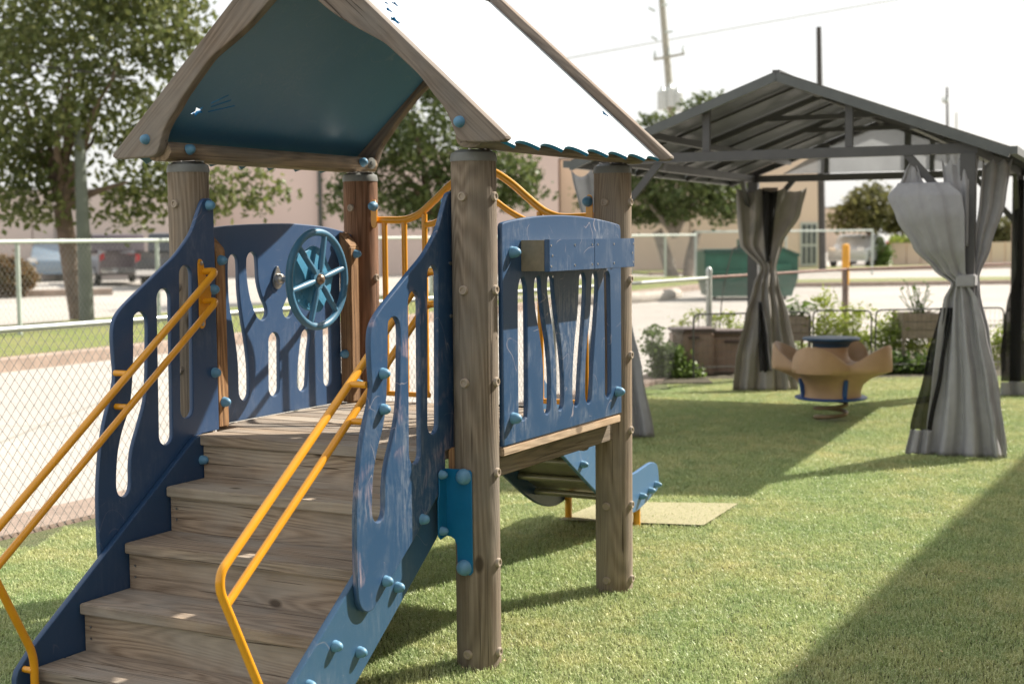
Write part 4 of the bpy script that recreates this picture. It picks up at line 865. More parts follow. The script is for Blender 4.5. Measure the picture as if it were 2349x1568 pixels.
def limbs(parent, base, targets, r0, m, rr, name='trunk', fork=0.35):
    A_ = Acc(); base = Vector(base)
    for t in targets:
        t = Vector(t); mid = base.lerp(t, 0.5)+Vector((rr.uniform(-.3, .3), rr.uniform(-.3, .3), rr.uniform(0, .4)))
        pts = []
        for k in range(9): q = k/8; pts.append(base*(1-q)**2+mid*2*q*(1-q)+t*q*q+Vector((rr.uniform(-.04, .04), rr.uniform(-.04, .04), 0)))
        A_.tube(pts, [r0*(1-0.85*k/8) for k in range(9)], 8)
    return A_.obj(name, m, parent)
def pix_tree(nm, label, cat, Z, trunks, blobs, fork, targets, m, bm_, size, seed, dens=1.0, crad=0.3, per=16, group=None, flat=0.75):
    rr = random.Random(seed); rg = np.random.default_rng(seed); b0 = at(*trunks[0][0][:2], Z); root = thing(nm, label, cat, (0, 0, 0), 0, group)
    A_ = Acc()
    for tr in trunks:
        pts = []
        for k, (x, y, r_) in enumerate(tr): pts.append(at(x, y, Z+rr.uniform(-.1, .1)))
        A_.tube(catmull3(pts), list(np.interp(np.linspace(0, 1, (len(pts)-1)*5+1), np.linspace(0, 1, len(pts)), [t[2] for t in tr])), 12)
    A_.obj('trunk', bm_, root)
    if targets: limbs(root, at(fork[0], fork[1], Z), [at(x, y, Z+rr.uniform(-1.2, 1.2)) for x, y in targets], fork[2], bm_, rr, 'limb')
    k_ = Z/FPX; bl = []
    for (x, y, rpx) in blobs:
        r_ = rpx*k_; c = at(x, y, Z+rr.uniform(-0.5, 0.5)*r_); bl.append((c, (r_, r_*0.9, r_*flat), max(4, int(dens*26*r_**2.1))))
    leaves('crown', bl, m, root, size, rg, per, crad); return root
def catmull3(P, n=5):
    out = []; L_ = len(P)
    for i in range(L_-1):
        g = lambda k: P[max(0, min(L_-1, k))]; a, b, c, d = g(i-1), g(i), g(i+1), g(i+2)
        for k in range(n): t = k/n; out.append(0.5*((2*b)+(c-a)*t+(2*a-5*b+4*c-d)*t*t+(3*b-a-3*c+d)*t**3))
    return out+[P[-1]]
pix_tree('crape_myrtle_tree', 'large leafy tree with leaning brown trunk beyond the fence, filling the upper left', 'tree', 25.5,
    [[(186, 745, 0.19), (178, 700, 0.17), (160, 560, 0.16), (150, 470, 0.15)]],
    [(230, -90, 260), (20, 40, 190), (330, 60, 150), (120, 200, 180), (30, 330, 110), (300, 260, 120), (410, 130, 80), (60, 460, 75), (430, 450, 75), (350, 400, 95), (520, 440, 65), (270, 480, 65), (100, 420, 60), (600, 465, 22), (575, 405, 22), (630, 440, 10), (150, 390, 70)],
    (152, 475, 0.10), [(80, 330), (110, 250), (165, 200), (215, 240), (240, 300), (60, 190), (290, 150), (300, 420), (190, 120)], M['leafA'], M['bark'], 0.085, 11, 2.6, 0.36, 20)
pix_tree('shade_tree', 'dense dark green tree seen between the play tower posts', 'tree', 36,
    [[(1010, 690, 0.2), (1005, 600, 0.17), (1010, 500, 0.15)]], [(1010, 300, 160), (880, 330, 100), (1130, 410, 105), (840, 440, 75), (1190, 430, 65), (1000, 450, 90), (1010, 150, 110), (930, 480, 50), (1080, 490, 45), (790, 420, 30), (775, 470, 22)],
    (1010, 520, 0.12), [(900, 380), (1100, 400), (1000, 300), (950, 240)], M['leafB'], M['bark'], 0.10, 12, 2.6, 0.36)
pix_tree('shade_tree', 'two trunked green tree behind the left side of the gazebo', 'tree', 52.5,
    [[(1545, 640, 0.26), (1530, 590, 0.24), (1510, 530, 0.2)], [(1578, 640, 0.2), (1585, 590, 0.2), (1600, 530, 0.16)]], [(1570, 420, 120), (1480, 455, 85), (1650, 450, 85), (1400, 440, 60), (1600, 320, 90), (1630, 255, 50), (1515, 295, 45), (1360, 450, 30)],
    (1550, 540, 0.15), [(1450, 430), (1550, 350), (1640, 400), (1600, 300)], M['leafB'], M['bark2'], 0.14, 13, 1.7, 0.42)
pix_tree('round_tree', 'olive brown round tree above the parked cars, seen through the gazebo', 'tree', 66,
    [[(1996, 614, 0.2), (1998, 580, 0.16), (1996, 540, 0.12)]], [(1990, 485, 58), (1945, 500, 38), (2040, 500, 45), (2075, 515, 30), (2000, 445, 30)],
    (1996, 545, 0.12), [(1960, 480), (2030, 480), (2000, 450)], M['leafC'], M['bark'], 0.15, 14, 2.6, 0.42)
pix_tree('round_tree', 'hazy distant green tree at the far right beyond the wall', 'tree', 90,
    [[(2290, 585, 0.25), (2290, 540, 0.2)]], [(2285, 530, 34), (2262, 545, 22), (2330, 515, 26), (2345, 540, 28), (2310, 548, 26)], (2290, 545, 0.15), [(2270, 520), (2320, 515)], M['leafC'], M['bark'], 0.19, 15, 2.0, 0.5)
pix_tree('clipped_bush', 'rounded coppery clipped bush at the left edge of the far lot', 'bush', 40, [[(58, 682, 0.07), (60, 662, 0.07), (62, 645, 0.06)]],
    [(30, 630, 50), (5, 625, 45), (55, 635, 28), (-40, 630, 45)], (60, 655, 0.05), [(40, 620), (70, 630), (10, 630)], M['leafO'], M['bark'], 0.07, 16, 14, 0.16, 20, flat=0.85)
pix_tree('lime_shrub', 'bright lime green shrub spilling over the pale wall panels', 'bush', 68, [[(2090, 600, 0.05), (2090, 570, 0.05)]], [(2060, 556, 22), (2100, 553, 24), (2130, 560, 18)], (2090, 575, 0.04), [(2060, 556), (2120, 556)], M['leafL'], M['bark'], 0.12, 17, 5, 0.25)
pix_tree('hedge', 'dark green upright hedge at the end of the pale wall panels', 'hedge', 66, [[(2022, 612, 0.05), (2022, 580, 0.05)]], [(2022, 575, 20), (2020, 598, 20), (2030, 585, 16)], (2022, 590, 0.04), [(2015, 575), (2030, 575)], M['leafG'], M['bark'], 0.1, 18, 6, 0.2)
def shrub(nm, label, cat, Z, blobs, m, size, seed, dens, crad=0.06, per=10):
    rr = random.Random(seed); rg = np.random.default_rng(seed); root = thing(nm, label, cat); k_ = Z/FPX; bl = []
    A_ = Acc()
    for (x, y, rpx) in blobs:
        r_ = rpx*k_; c = at(x, y, Z); bl.append((c, (r_, r_, r_), int(dens*rpx**1.6/10)))
        for j in range(3):
            g = Vector((c.x+rr.uniform(-.3, .3)*r_, c.y, 0.0)); A_.tube([g, g.lerp(c, .5)+Vector((rr.uniform(-.03, .03), 0, 0)), c+Vector((rr.uniform(-.5, .5)*r_, 0, rr.uniform(0, 1)*r_))], [0.006, 0.005, 0.003], 5)
    A_.obj('stem', M['bark2'], root)['kind'] = 'stuff'; leaves('foliage', bl, m, root, size, rg, per, crad, 2.0); return root
shrub('garden_shrub', 'dark bushy shrub left of the brown plastic bin', 'shrub', 14.9, [(1525, 845, 30), (1558, 852, 26), (1505, 800, 16), (1540, 815, 18), (1498, 765, 9), (1580, 860, 20)], M['leafG'], 0.028, 41, 5, 0.09)
shrub('garden_vine', 'loose light green vine climbing the wire panel behind the spring seat', 'vine', 15.6, [(1910, 740, 30), (1895, 690, 18), (1940, 775, 30), (1965, 725, 24), (1880, 760, 22), (1990, 780, 22)], M['leafL'], 0.026, 42, 1.7, 0.12)
shrub('garden_shrub', 'mid green shrub low in the bed between spring seat and right planter', 'shrub', 15.1, [(2040, 835, 28), (2085, 845, 26), (2125, 845, 26), (2150, 830, 22), (2005, 850, 22)], M['leafG'], 0.028, 43, 4.0, 0.10)
shrub('garden_shrub', 'airy yellow green shrub behind the long wire panel', 'shrub', 15.5, [(2035, 775, 34), (2070, 790, 30), (2110, 800, 24), (2050, 745, 24), (2165, 790, 20)], M['leafL'], 0.026, 46, 1.8, 0.13)
shrub('garden_shrub', 'thin pale weeds behind the brown plastic bin', 'shrub', 15.9, [(1600, 725, 13), (1640, 735, 14), (1675, 730, 14), (1565, 740, 10), (1690, 760, 18), (1830, 800, 20), (1860, 840, 18), (1700, 830, 16)], M['leafL'], 0.024, 44, 1.6, 0.09)
shrub('garden_shrub', 'pale green growth in the bed at the far right behind the gazebo pole', 'shrub', 15.6, [(2300, 775, 26), (2330, 760, 20), (2200, 820, 28), (2260, 820, 28)], M['leafL'], 0.026, 45, 2.2, 0.10)
# ---------------------------------------------------------------- garden bed things
M['planter'] = simple('grey_brown_planter', (0.32, 0.26, 0.22), 0.7, 0.2, 12)
M['binp'] = simple('brown_plastic', (0.30, 0.21, 0.17), 0.55, 0.15, 8)
M['bind'] = simple('dark_brown_plastic', (0.09, 0.06, 0.055), 0.5, 0.15, 8)
M['dkmetal'] = simple('dark_garden_wire', (0.06, 0.065, 0.055), 0.5, 0.2, 8)
def bigleaf(name, root, tip, w_, m, parent):
    root = Vector(root); tip = Vector(tip); d = (tip-root); s = d.cross(Vector((0, 0, 1))); s = (s if s.length > 1e-4 else Vector((1, 0, 0))).normalized()*w_; n = d.cross(s).normalized()*w_*0.25
    P = [root, root.lerp(tip, .3)+s*.8+n, root.lerp(tip, .65)+s+n*.5, tip, root.lerp(tip, .65)-s+n*.5, root.lerp(tip, .3)-s*.8+n, root.lerp(tip, .5)-n*.4]
    o = link(name, mesh_of(name, P, [(0, 1, 6), (1, 2, 6), (2, 3, 6), (3, 4, 6), (4, 5, 6), (5, 0, 6)]), m, parent, 80); return o
def planter(label, pxl, pxr, ytop, ybot, yfoot, Z, dep=0.4):
    a, b = at(pxl, ybot, Z), at(pxr, ybot, Z); zt = at(pxl, ytop, Z).z; zb = a.z
    t = thing('raised_planter', label, 'planter', (0, 0, 0), 0, 'raised garden planters')
    x0, x1 = a.x, b.x; y0, y1 = Z, Z+dep; h = (zt-zb)/3
    for k in range(3):
        box('side_board', (x0, y0, zb+k*h+0.003), (x1, y0+0.015, zb+(k+1)*h-0.003), M['planter'], t, 0.002)
        box('side_board', (x0, y1-0.015, zb+k*h+0.003), (x1, y1, zb+(k+1)*h-0.003), M['planter'], t, 0.002)
        for x in (x0-0.015, x1): box('end_board', (x, y0+0.001, zb+k*h+0.003), (x+0.015, y1-0.001, zb+(k+1)*h-0.003), M['planter'], t, 0.002)
    for x in (x0-0.03, x1-0.005):
        for y in (y0-0.012, y1-0.02): box('leg', (x, y, 0.0), (x+0.035, y+0.03, zt+0.01), M['planter'], t, 0.003)
    box('soil', (x0+0.002, y0+0.018, zt-0.05), (x1-0.002, y1-0.018, zt-0.03), M['soil'], t, 0); return (x0, x1, y0, y1, zt)
q1 = planter('raised planter box full of large leaved squash, left of the metal fence post', 1806, 1856, 726, 783, 848, 15.5)
q2 = planter('raised planter box on legs holding one bushy upright plant, near the right gazebo pole', 2078, 2156, 719, 777, 848, 15.3)
sq = thing('squash_plant', 'broad leaved squash plant spreading over the left planter', 'plant')
rr = random.Random(5)
for k in range(34):
    c0 = Vector((rr.uniform(q1[0], q1[1]), q1[2]+rr.uniform(0, .35), q1[4])); ang_ = rr.uniform(0, 2*PI); e = c0+Vector((math.cos(ang_)*rr.uniform(.05, .3), math.sin(ang_)*.15, rr.uniform(0.02, .22)))
    Acc().tube([c0, c0.lerp(e, .5)+Vector((0, 0, .05)), e], 0.004, 5).obj('stem', M['leafG'], sq)
    bigleaf('leaf', e, e+Vector((math.cos(ang_)*.12, rr.uniform(-.06, .06), rr.uniform(-.06, .03))), rr.uniform(.035, .06), M['leafG'], sq)
pp = thing('leafy_plant', 'young upright leafy plant growing in the right planter', 'plant')
for k in range(30):
    c0 = Vector(((q2[0]+q2[1])/2+rr.uniform(-.05, .12), q2[2]+.2, q2[4]-0.03)); e = c0+Vector((rr.uniform(-.16, .16), rr.uniform(-.1, .1), rr.uniform(.05, .38))); ang_ = rr.uniform(0, 2*PI)
    Acc().tube([c0, c0.lerp(e, .6), e], 0.004, 5).obj('stem', M['leafG'], pp)
    bigleaf('leaf', e, e+Vector((math.cos(ang_)*.08, rr.uniform(-.06, .06), rr.uniform(-.05, .04))), rr.uniform(.018, .03), M['leafG'], pp)
# brown plastic bin with arched front
bn = thing('storage_bin', 'brown plastic garden bin with arched panels and dark lid behind the shrub', 'storage bin')
a = at(1545, 862, 15.05); b = at(1640, 862, 15.05); x0, x1 = a.x, b.x; zt = at(1545, 762, 15.05).z; y0 = 15.05
box('body', (x0, y0, 0.0), (x1, y0+0.4, zt), M['binp'], bn, 0.025)
wp = (x1-x0)
for k in range(2):
    xa = x0+0.05+k*(wp/2-0.02); xb = xa+wp/2-0.09
    arc = [(xa, 0.05), (xb, 0.05), (xb, zt-0.16)]+[((xa+xb)/2+(xb-xa)/2*math.cos(t_), zt-0.16+0.06*math.sin(t_)) for t_ in [PI*j/8 for j in range(1, 8)]]+[(xa, zt-0.16)]
    plate('arched_panel', arc, [], 0.02, uz(y0-0.008), M['binp'], bn, 0.005)
bm = bmesh.new(); add_box(bm, (x0-0.02, y0-0.02, zt+0.002), (x1+0.02, y0+0.42, zt+0.035), 0.012); from_bm('lid', bm, M['bind'], bn)
box('handle', (x0+wp*.35, y0-0.035, zt-0.075), (x0+wp*.65, y0-0.001, zt-0.045), M['bind'], bn, 0.01)
bn2 = thing('storage_bin', 'smaller brown bin with dark lid, right of the arched brown bin', 'storage bin')
ca_ = at(1672, 862, 15.2)
box('body', (ca_.x-0.19, 15.2, 0.0), (ca_.x+0.25, 15.55, 0.43), M['binp'], bn2, 0.03)
box('lid', (ca_.x-0.21, 15.17, 0.432), (ca_.x+0.27, 15.58, 0.475), M['bind'], bn2, 0.015)
box('handle', (ca_.x-0.05, 15.165, 0.34), (ca_.x+0.12, 15.199, 0.37), M['bind'], bn2, 0.008)
hk = thing('garden_hook', 'tall thin dark garden hook leaning behind the brown bin', 'plant hook'); ZH = 16.0
g0_ = at(1648, 860, ZH); g0_.z = 0
tube('hook_rod', catmull3([g0_, at(1657, 690, ZH), at(1678, 585, ZH), at(1690, 568, ZH), at(1706, 565, ZH), at(1719, 578, ZH), at(1724, 596, ZH)]), 0.007, M['dkmetal'], hk, 8)
hb = drape('hanging_cloth', [(at(0, 596, ZH).z-0.05, -0.02, 0.045, 0.0, 0.004), (at(0, 615, ZH).z-0.05, -0.035, 0.06, 0.0, 0.01), (at(0, 640, ZH).z-0.05, -0.04, 0.05, 0.0, 0.012)], (at(1724, 600, ZH).x, ZH), (1, 0), simple('blue_white_print_cloth', (0.30, 0.34, 0.55), 0.8, 0.6, 40), None, 2, 3, 20, 16)
tag(hb, 'small blue and white printed cloth hanging from the thin garden hook', 'cloth')
# folding wire panels
def wirepanel(label, xl, xr, ytop, Zl, Zr):
    a, b = at(xl, 860, Zl), at(xr, 860, Zr); a.z = b.z = 0; zt = at((xl+xr)/2, ytop, (Zl+Zr)/2).z
    t = thing('wire_fence_panel', label, 'garden fence panel', (0, 0, 0), 0, 'folding wire panels along the bed'); d = (b-a)
    pts = rounded([a+Vector((0, 0, -0.05)), a+Vector((0, 0, zt)), b+Vector((0, 0, zt)), b+Vector((0, 0, -0.05))], 0.07, 6)
    tube('frame', pts, 0.009, M['dkmetal'], t, 8)
    tube('cross_wire', [a+Vector((0, 0, 0.12)), b+Vector((0, 0, 0.12))], 0.005, M['dkmetal'], t, 6)
    A_ = Acc(); n = int(d.length/0.05)
    for i in range(1, n): p = a+d*(i/n); A_.tube([p+Vector((0, 0, 0.0)), p+Vector((0, 0, zt))], 0.0013, 3)
    for k in range(1, int(zt/0.07)): A_.tube([a+Vector((0, 0, k*0.07)), b+Vector((0, 0, k*0.07))], 0.0013, 3)
    o = A_.obj('wire_grid', M['dkmetal'], t, 0); o['kind'] = 'stuff'
wirepanel('dark wire panel with rounded top corners in front of the brown bin', 1592, 1860, 718, 14.75, 15.0)
wirepanel('short wire panel between the left planter and the twin fence stakes', 1867, 2001, 712, 15.0, 14.85)
wirepanel('long wire panel crossing in front of the right planter', 2011, 2305, 708, 14.85, 15.1)
wirepanel('wire panel at the right picture edge behind the net curtain', 2309, 2560, 706, 15.1, 15.3)

# ---------------------------------------------------------------- spring seat
SC = at(1909, 968, 11.3); SC.z = 0
sp = thing('spring_seat', 'tan four seat spring rocker with round blue table on a coil spring', 'spring rocker', SC)
sp.scale = (1, 1, 1.05)
M['tanp'] = simple('tan_moulded_plastic', (0.47, 0.30, 0.17), 0.5, 0.1, 5)
M['bluep'] = simple('blue_table_plastic', (0.02, 0.07, 0.14), 0.45, 0.1, 6)
M['bluer'] = simple('royal_blue_plate', (0.015, 0.07, 0.24), 0.4, 0.1, 6)
M['coil'] = simple('brown_spring_steel', (0.24, 0.17, 0.09), 0.5, 0.2, 10, metal=0.4)
nth = 128; prof = []; vs = []; fs = []
lob = lambda th: (0.5+0.5*math.cos(4*(th-R(-32))))**0.7
# rings: outer skin from base to rim, over the rim, down inside to the column
def ringp(kk, th):
    L_ = lob(th); rr_ = 0.335+0.150*L_; zz = 0.455+0.145*L_
    tab = [(0.238, 0.197), (0.232, 0.235), (0.236+0.02*L_, 0.29), (0.258+0.06*L_, 0.34), (0.29+0.13*L_, 0.378), (rr_, 0.400), (rr_*1.01, 0.425+0.01*L_), (rr_*(1-0.01*L_), zz-0.015), (rr_*0.975-0.004, zz), (rr_*0.93-0.008, zz-0.008), (rr_*0.86-0.01, 0.45+0.04*L_), (0.21+0.10*L_, 0.455-0.015*L_), (0.160, 0.465), (0.137, 0.50), (0.130, 0.54), (0.133, 0.585)]
    return tab[kk]
nk = 16
for k in range(nk):
    for i in range(nth):
        th = 2*PI*i/nth; r_, z_ = ringp(k, th); vs.append((r_*math.cos(th), r_*math.sin(th), z_))
for k in range(nk-1):
    for i in range(nth): i2 = (i+1) % nth; fs.append((k*nth+i, k*nth+i2, (k+1)*nth+i2, (k+1)*nth+i))
fs.append(tuple(range(nth))[::-1])
o = link('seat_body', mesh_of('seat_body', vs, fs), M['tanp'], sp, 60)
lathe_obj('table_top', [(0.134, 0.572), (0.150, 0.598), (0.175, 0.616), (0.222, 0.624), (0.229, 0.632), (0.222, 0.643), (0.19, 0.646), (0.02, 0.646)], M['bluep'], sp, 48)
lathe_obj('base_plate', [(0.275, 0.178), (0.285, 0.184), (0.285, 0.192), (0.275, 0.197), (0.02, 0.197)], M['bluer'], sp, 48)
for a_ in (R(13), R(103), R(193), R(283)): bar('seat_strut', (0.235*math.cos(a_), 0.235*math.sin(a_), 0.2), (0.262*math.cos(a_), 0.262*math.sin(a_), 0.34), 0.03, 0.03, M['bluer'], sp)
co = [(0.125*math.cos(2*PI*t_*2.4+1), 0.125*math.sin(2*PI*t_*2.4+1), 0.014+0.163*t_) for t_ in [k/80 for k in range(81)]]
tube('coil_spring', co, 0.015, M['coil'], sp, 10)
lathe_obj('ground_plate', [(0.13, 0.0), (0.13, 0.012), (0.02, 0.014)], M['coil'], sp, 24)

# ---------------------------------------------------------------- beyond the fence
M['bwall'] = simple('pinkish_tan_wall', (0.66, 0.52, 0.46), 0.9, 0.05, 0.3)
M['bwallL'] = simple('greyish_tan_wall', (0.56, 0.47, 0.42), 0.9, 0.06, 0.3)
M['bwallR'] = simple('cream_tan_wall', (0.66, 0.52, 0.40), 0.9, 0.05, 0.3)
M['roofg'] = simple('roof_coping', (0.30, 0.26, 0.23), 0.8, 0.1, 1)
M['glass'] = simple('window_glass', (0.035, 0.05, 0.045), 0.12, 0.1, 2)
M['frame'] = simple('pale_window_frame', (0.45, 0.47, 0.42), 0.6, 0.05, 2)
def building(nm, label, x0, x1, Y, dep, h, pw, m, windows=(), doors=()):
    t = thing(nm, label, 'building')
    n = max(1, round((x1-x0)/pw)); w_ = (x1-x0)/n
    for k in range(n): box('wall_panel', (x0+k*w_+0.02, Y, -0.1), (x0+(k+1)*w_-0.02, Y+0.25, h), m, t, 0.01)
    box('rear_wall', (x0, Y+0.26, -0.1), (x1, Y+dep, h-0.1), m, t, 0)
    box('roof', (x0-0.05, Y-0.05, h+0.003), (x1+0.05, Y+dep, h+0.12), M['roofg'], t, 0)
    for (xa, xb, za, zb, nm_) in windows:
        f = box('window', (xa, Y-0.06, za), (xb, Y-0.003, zb), M['frame'], t, 0.005)
        for k in range(nm_):
            for (z_a, z_b) in ((za+0.1, za+(zb-za)*0.45), (za+(zb-za)*0.5, zb-0.1)):
                wk = (xb-xa-0.1)/nm_; box('pane', (xa+0.08+k*wk, Y-0.075, z_a), (xa+0.02+(k+1)*wk, Y-0.061, z_b), M['glass'], f, 0)
    for (xa, xb, zb) in doors: d_ = box('door', (xa, Y-0.05, -0.05), (xb, Y-0.003, zb), M['roofg'], t, 0.01); box('handle', (xb-0.12, Y-0.09, 1.0), (xb-0.06, Y-0.051, 1.1), M['galv'], d_, 0)
    return t
k60 = 60/FPX
bA = building('warehouse', 'low tan warehouse wall behind the left tree and the pickup trucks', at(-700, 500, 58).x, at(470, 500, 58).x, 58, 12, 3.5, 6.0, M['bwallL'], [], [(at(130, 500, 58).x, at(160, 500, 58).x, 2.1)])
bB = building('warehouse', 'long pinkish tan warehouse wall seen between the play tower posts', at(472, 500, 60).x, at(1285, 500, 60).x, 60, 14, 5.0, 7.5, M['bwall'])
tube('downpipe', [(at(739, 500, 59.8).x, 59.85, 0), (at(739, 500, 59.8).x, 59.85, 4.9)], 0.09, M['dkmetal'], bB, 8)
bC = building('office_building', 'cream tan building with tall gridded window behind the gazebo', at(1287, 500, 62).x, at(1881, 500, 62).x, 62, 10, 4.8, 5.5, M['bwallR'], [(at(1836, 500, 62).x, at(1876, 500, 62).x, 0.1, 2.0, 3)])
bD = building('distant_building', 'low grey roofed building glimpsed left of the round olive tree', at(1890, 500, 120).x, at(1990, 500, 120).x, 120, 10, 3.6, 3, M['bwallR'])
# off to the right, out of the frame: unseen building added so its eave shades the lower right of the lawn
ee = Vector((0.472, 0.8816)); en = Vector((0.8816, -0.472)); E0 = Vector((0.955+0.84*5.35, 4.75+0.54*5.35))
dcb = thing('shade_building', 'plain tan unseen building added beside the play yard to cast shade', 'building')
P_ = [E0-ee*9.5, E0+ee*7.5, E0+ee*7.5+en*9, E0-ee*9.5+en*9]
def prism(name, P, z0, z1, m, parent):
    A_ = Acc(); n = len(P); A_.v = [Vector((p.x, p.y, z)) for z in (z0, z1) for p in P]
    A_.f = [tuple(range(n))[::-1], tuple(range(n, 2*n))]+[(i, (i+1) % n, n+(i+1) % n, n+i) for i in range(n)]; return A_.obj(name, m, parent, 0)
prism('roof', P_, 4.45, 4.72, M['roofg'], dcb)
Pw = [E0-ee*9.2+en*0.6, E0+ee*7.2+en*0.6, E0+ee*7.2+en*8.7, E0-ee*9.2+en*8.7]
prism('wall', Pw, -0.05, 4.447, M['bwallR'], dcb)
for k in range(4):
    c_ = E0+en*0.6+ee*(-6.5+4*k); prism('window', [c_-ee*.8-en*.04, c_+ee*.8-en*.04, c_+ee*.8-en*.003, c_-ee*.8-en*.003], 0.9, 2.2, M['glass'], dcb)

# pale wall with posts at right
wl = thing('panel_wall', 'pale concrete panel wall across the road at the right', 'wall')
xw0, xw1 = at(2047, 600, 67).x, at(2500, 600, 67).x; n = 14
for k in range(n):
    xa = xw0+(xw1-xw0)*k/n; xb = xw0+(xw1-xw0)*(k+1)/n; box('wall_panel', (xa+0.02, 67, -0.05), (xb-0.02, 67.15, 1.02), M['bwallR'], wl, 0.01)
# pale rounded kerb nose beside the lot
kn = tube('kerb_nose', catmull3([Vector((-1.5, 31.5, 0.0)), Vector((0.6, 32.2, 0.02)), Vector((2.3, 32.6, 0.02)), Vector((3.5, 34.0, 0.02)), Vector((4.2, 36.2, 0.0))]), 0.16, simple('pale_kerb', (0.42, 0.38, 0.33), 0.85, 0.15, 5), None, 12); structure(kn)
# dumpster
dm = thing('dumpster', 'green steel dumpster with sloping lid on the concrete lot', 'dumpster')
M['dgreen'] = simple('dumpster_green_paint', (0.018, 0.095, 0.062), 0.5, 0.2, 3); M['dlid'] = simple('dark_green_lid', (0.012, 0.055, 0.04), 0.45, 0.2, 3)
dxa, dxb = at(1618, 680, 34).x, at(1832, 680, 34).x; dw = dxb-dxa
def extr(name, prof, x0, x1, m, parent):      # profile (y,z) extruded along x
    A_ = Acc(); n = len(prof); A_.v = [Vector((x, p[0], p[1])) for x in (x0, x1) for p in prof]
    A_.f = [tuple(range(n))[::-1], tuple(range(n, 2*n))]+[(i, (i+1) % n, n+(i+1) % n, n+i) for i in range(n)]; return A_.obj(name, m, parent, 0)
A_ = Acc(); pr = [(dxa+0.12, 0.02), (dxb-0.15, 0.02), (dxb, 0.45), (dxb, 1.0), (dxb-0.62, 1.26), (dxa+1.0, 1.38), (dxa+1.0, 1.12), (dxa, 1.10), (dxa, 0.5)]
n = len(pr); A_.v = [Vector((p[0], y, p[1])) for y in (34.0, 35.5) for p in pr]; A_.f = [tuple(range(n)), tuple(range(n, 2*n))[::-1]]+[(i, n+i, n+(i+1) % n, (i+1) % n) for i in range(n)]
A_.obj('body', M['dgreen'], dm, 0)
bar('rim', (dxa-0.03, 33.97, 1.09), (dxa+1.0, 33.97, 1.09), 0.06, 0.08, M['dlid'], dm); bar('rim', (dxb-0.62, 33.97, 1.25), (dxb+0.03, 33.97, 0.99), 0.06, 0.06, M['dlid'], dm)
box('lid', (dxa-0.02, 34.02, 1.125), (dxa+0.98, 35.48, 1.15), M['dlid'], dm, 0.01)
for k in (0.0, 0.78): box('side_rib', (dxa+0.05, 33.93, 0.30+0.35*k), (dxb-0.05, 33.999, 0.38+0.35*k), M['dgreen'], dm, 0.01)
box('fork_pocket', (dxb-0.72, 33.85, 0.62), (dxb-0.18, 33.998, 0.80), M['dgreen'], dm, 0.015)
for x in (dxa+0.25, dxb-0.3):
    for y in (34.1, 35.3): lathe_obj('caster', [(0.07, -0.03), (0.07, 0.03)], M['dkmetal'], dm, 14, dirm((x, y, -0.005), (1, 0, 0)))
# bollard
bo = thing('bollard', 'yellow painted bollard with rusty lower half in the concrete lot', 'bollard', (at(1941, 742, 24).x, 24, -0.06))
lathe_obj('lower_post', [(0.055, 0), (0.055, 0.72)], M['kerb'], bo, 18); lathe_obj('upper_post', [(0.063, 0.70), (0.063, 1.33), (0.055, 1.37), (0.02, 1.385)], simple('faded_yellow_paint', (0.62, 0.30, 0.03), 0.6, 0.15, 6), bo, 18)
# brown post at the right edge
wp_ = tag(box('timber_post', (at(2328, 600, 24).x, 24, -0.05), (at(2352, 600, 24).x, 24.2, 1.64), M['kerb'], None, 0.01), 'square brown post behind the gazebo at the right picture edge', 'post')
# vehicles
M['tyre'] = simple('tyre_rubber', (0.02, 0.02, 0.02), 0.8, 0.1, 5); M['chrome'] = simple('bright_chrome', (0.75, 0.75, 0.75), 0.12, 0.02, 3, metal=1.0); M['carglass'] = simple('car_glass', (0.04, 0.055, 0.06), 0.08, 0.05, 3); M['taill'] = simple('tail_lamp_red', (0.45, 0.02, 0.03), 0.3, 0.05, 3)
def vehicle(nm, label, cat, loc, rz, body, glass, colr, L_=5.0, Wd=1.85, wheels=(0.85, 3.9), group=None, split=True):
    t = thing(nm, label, cat, loc, rz, group); pm = simple('car_paint', colr, 0.3, 0.05, 2, coat=0.6)
    pb = plate('body', catmull(body, True, 3), [], Wd, Matrix.Translation((0, 0, 0)) @ uz(0), pm, t, 0.09)
    for g in glass:
        for s in (-1, 1): plate('side_window', g, [], 0.02, uz(s*(Wd/2+0.002)), M['carglass'], t, 0.004)
    for x in wheels:
        for s in (-1, 1):
            w_ = lathe_obj('wheel', [(0.30, -0.11), (0.36, -0.08), (0.36, 0.08), (0.30, 0.11)], M['tyre'], t, 24, dirm((x, s*(Wd/2-0.09), 0.36), (0, s, 0)))
            lathe_obj('rim', [(0.21, 0.0), (0.20, 0.015), (0.05, 0.03), (0.02, 0.035)], M['chrome'], w_, 20, dirm((x, s*(Wd/2+0.012), 0.36), (0, s, 0)))
    for s in (-1, 1):
        box('tail_light', (L_-0.06, s*(Wd/2-0.12)-0.08, 0.85), (L_+0.015, s*(Wd/2-0.12)+0.08, 1.15), M['taill'], t, 0.01); box('headlight', (-0.02, s*(Wd/2-0.25)-0.16, 0.75), (0.05, s*(Wd/2-0.25)+0.16, 0.92), M['chrome'], t, 0.01)
    box('rear_bumper', (L_-0.02, -Wd/2+0.05, 0.45), (L_+0.12, Wd/2-0.05, 0.62), M['chrome'], t, 0.02); return t
pk = [(0.0, 0.45), (0.0, 0.95), (0.15, 1.05), (1.25, 1.12), (1.45, 1.2), (1.95, 1.72), (2.2, 1.78), (3.2, 1.78), (3.4, 1.7), (3.5, 1.2), (3.55, 1.12), (5.3, 1.15), (5.4, 1.1), (5.4, 0.5), (5.2, 0.38), (4.2, 0.36), (0.3, 0.34)]
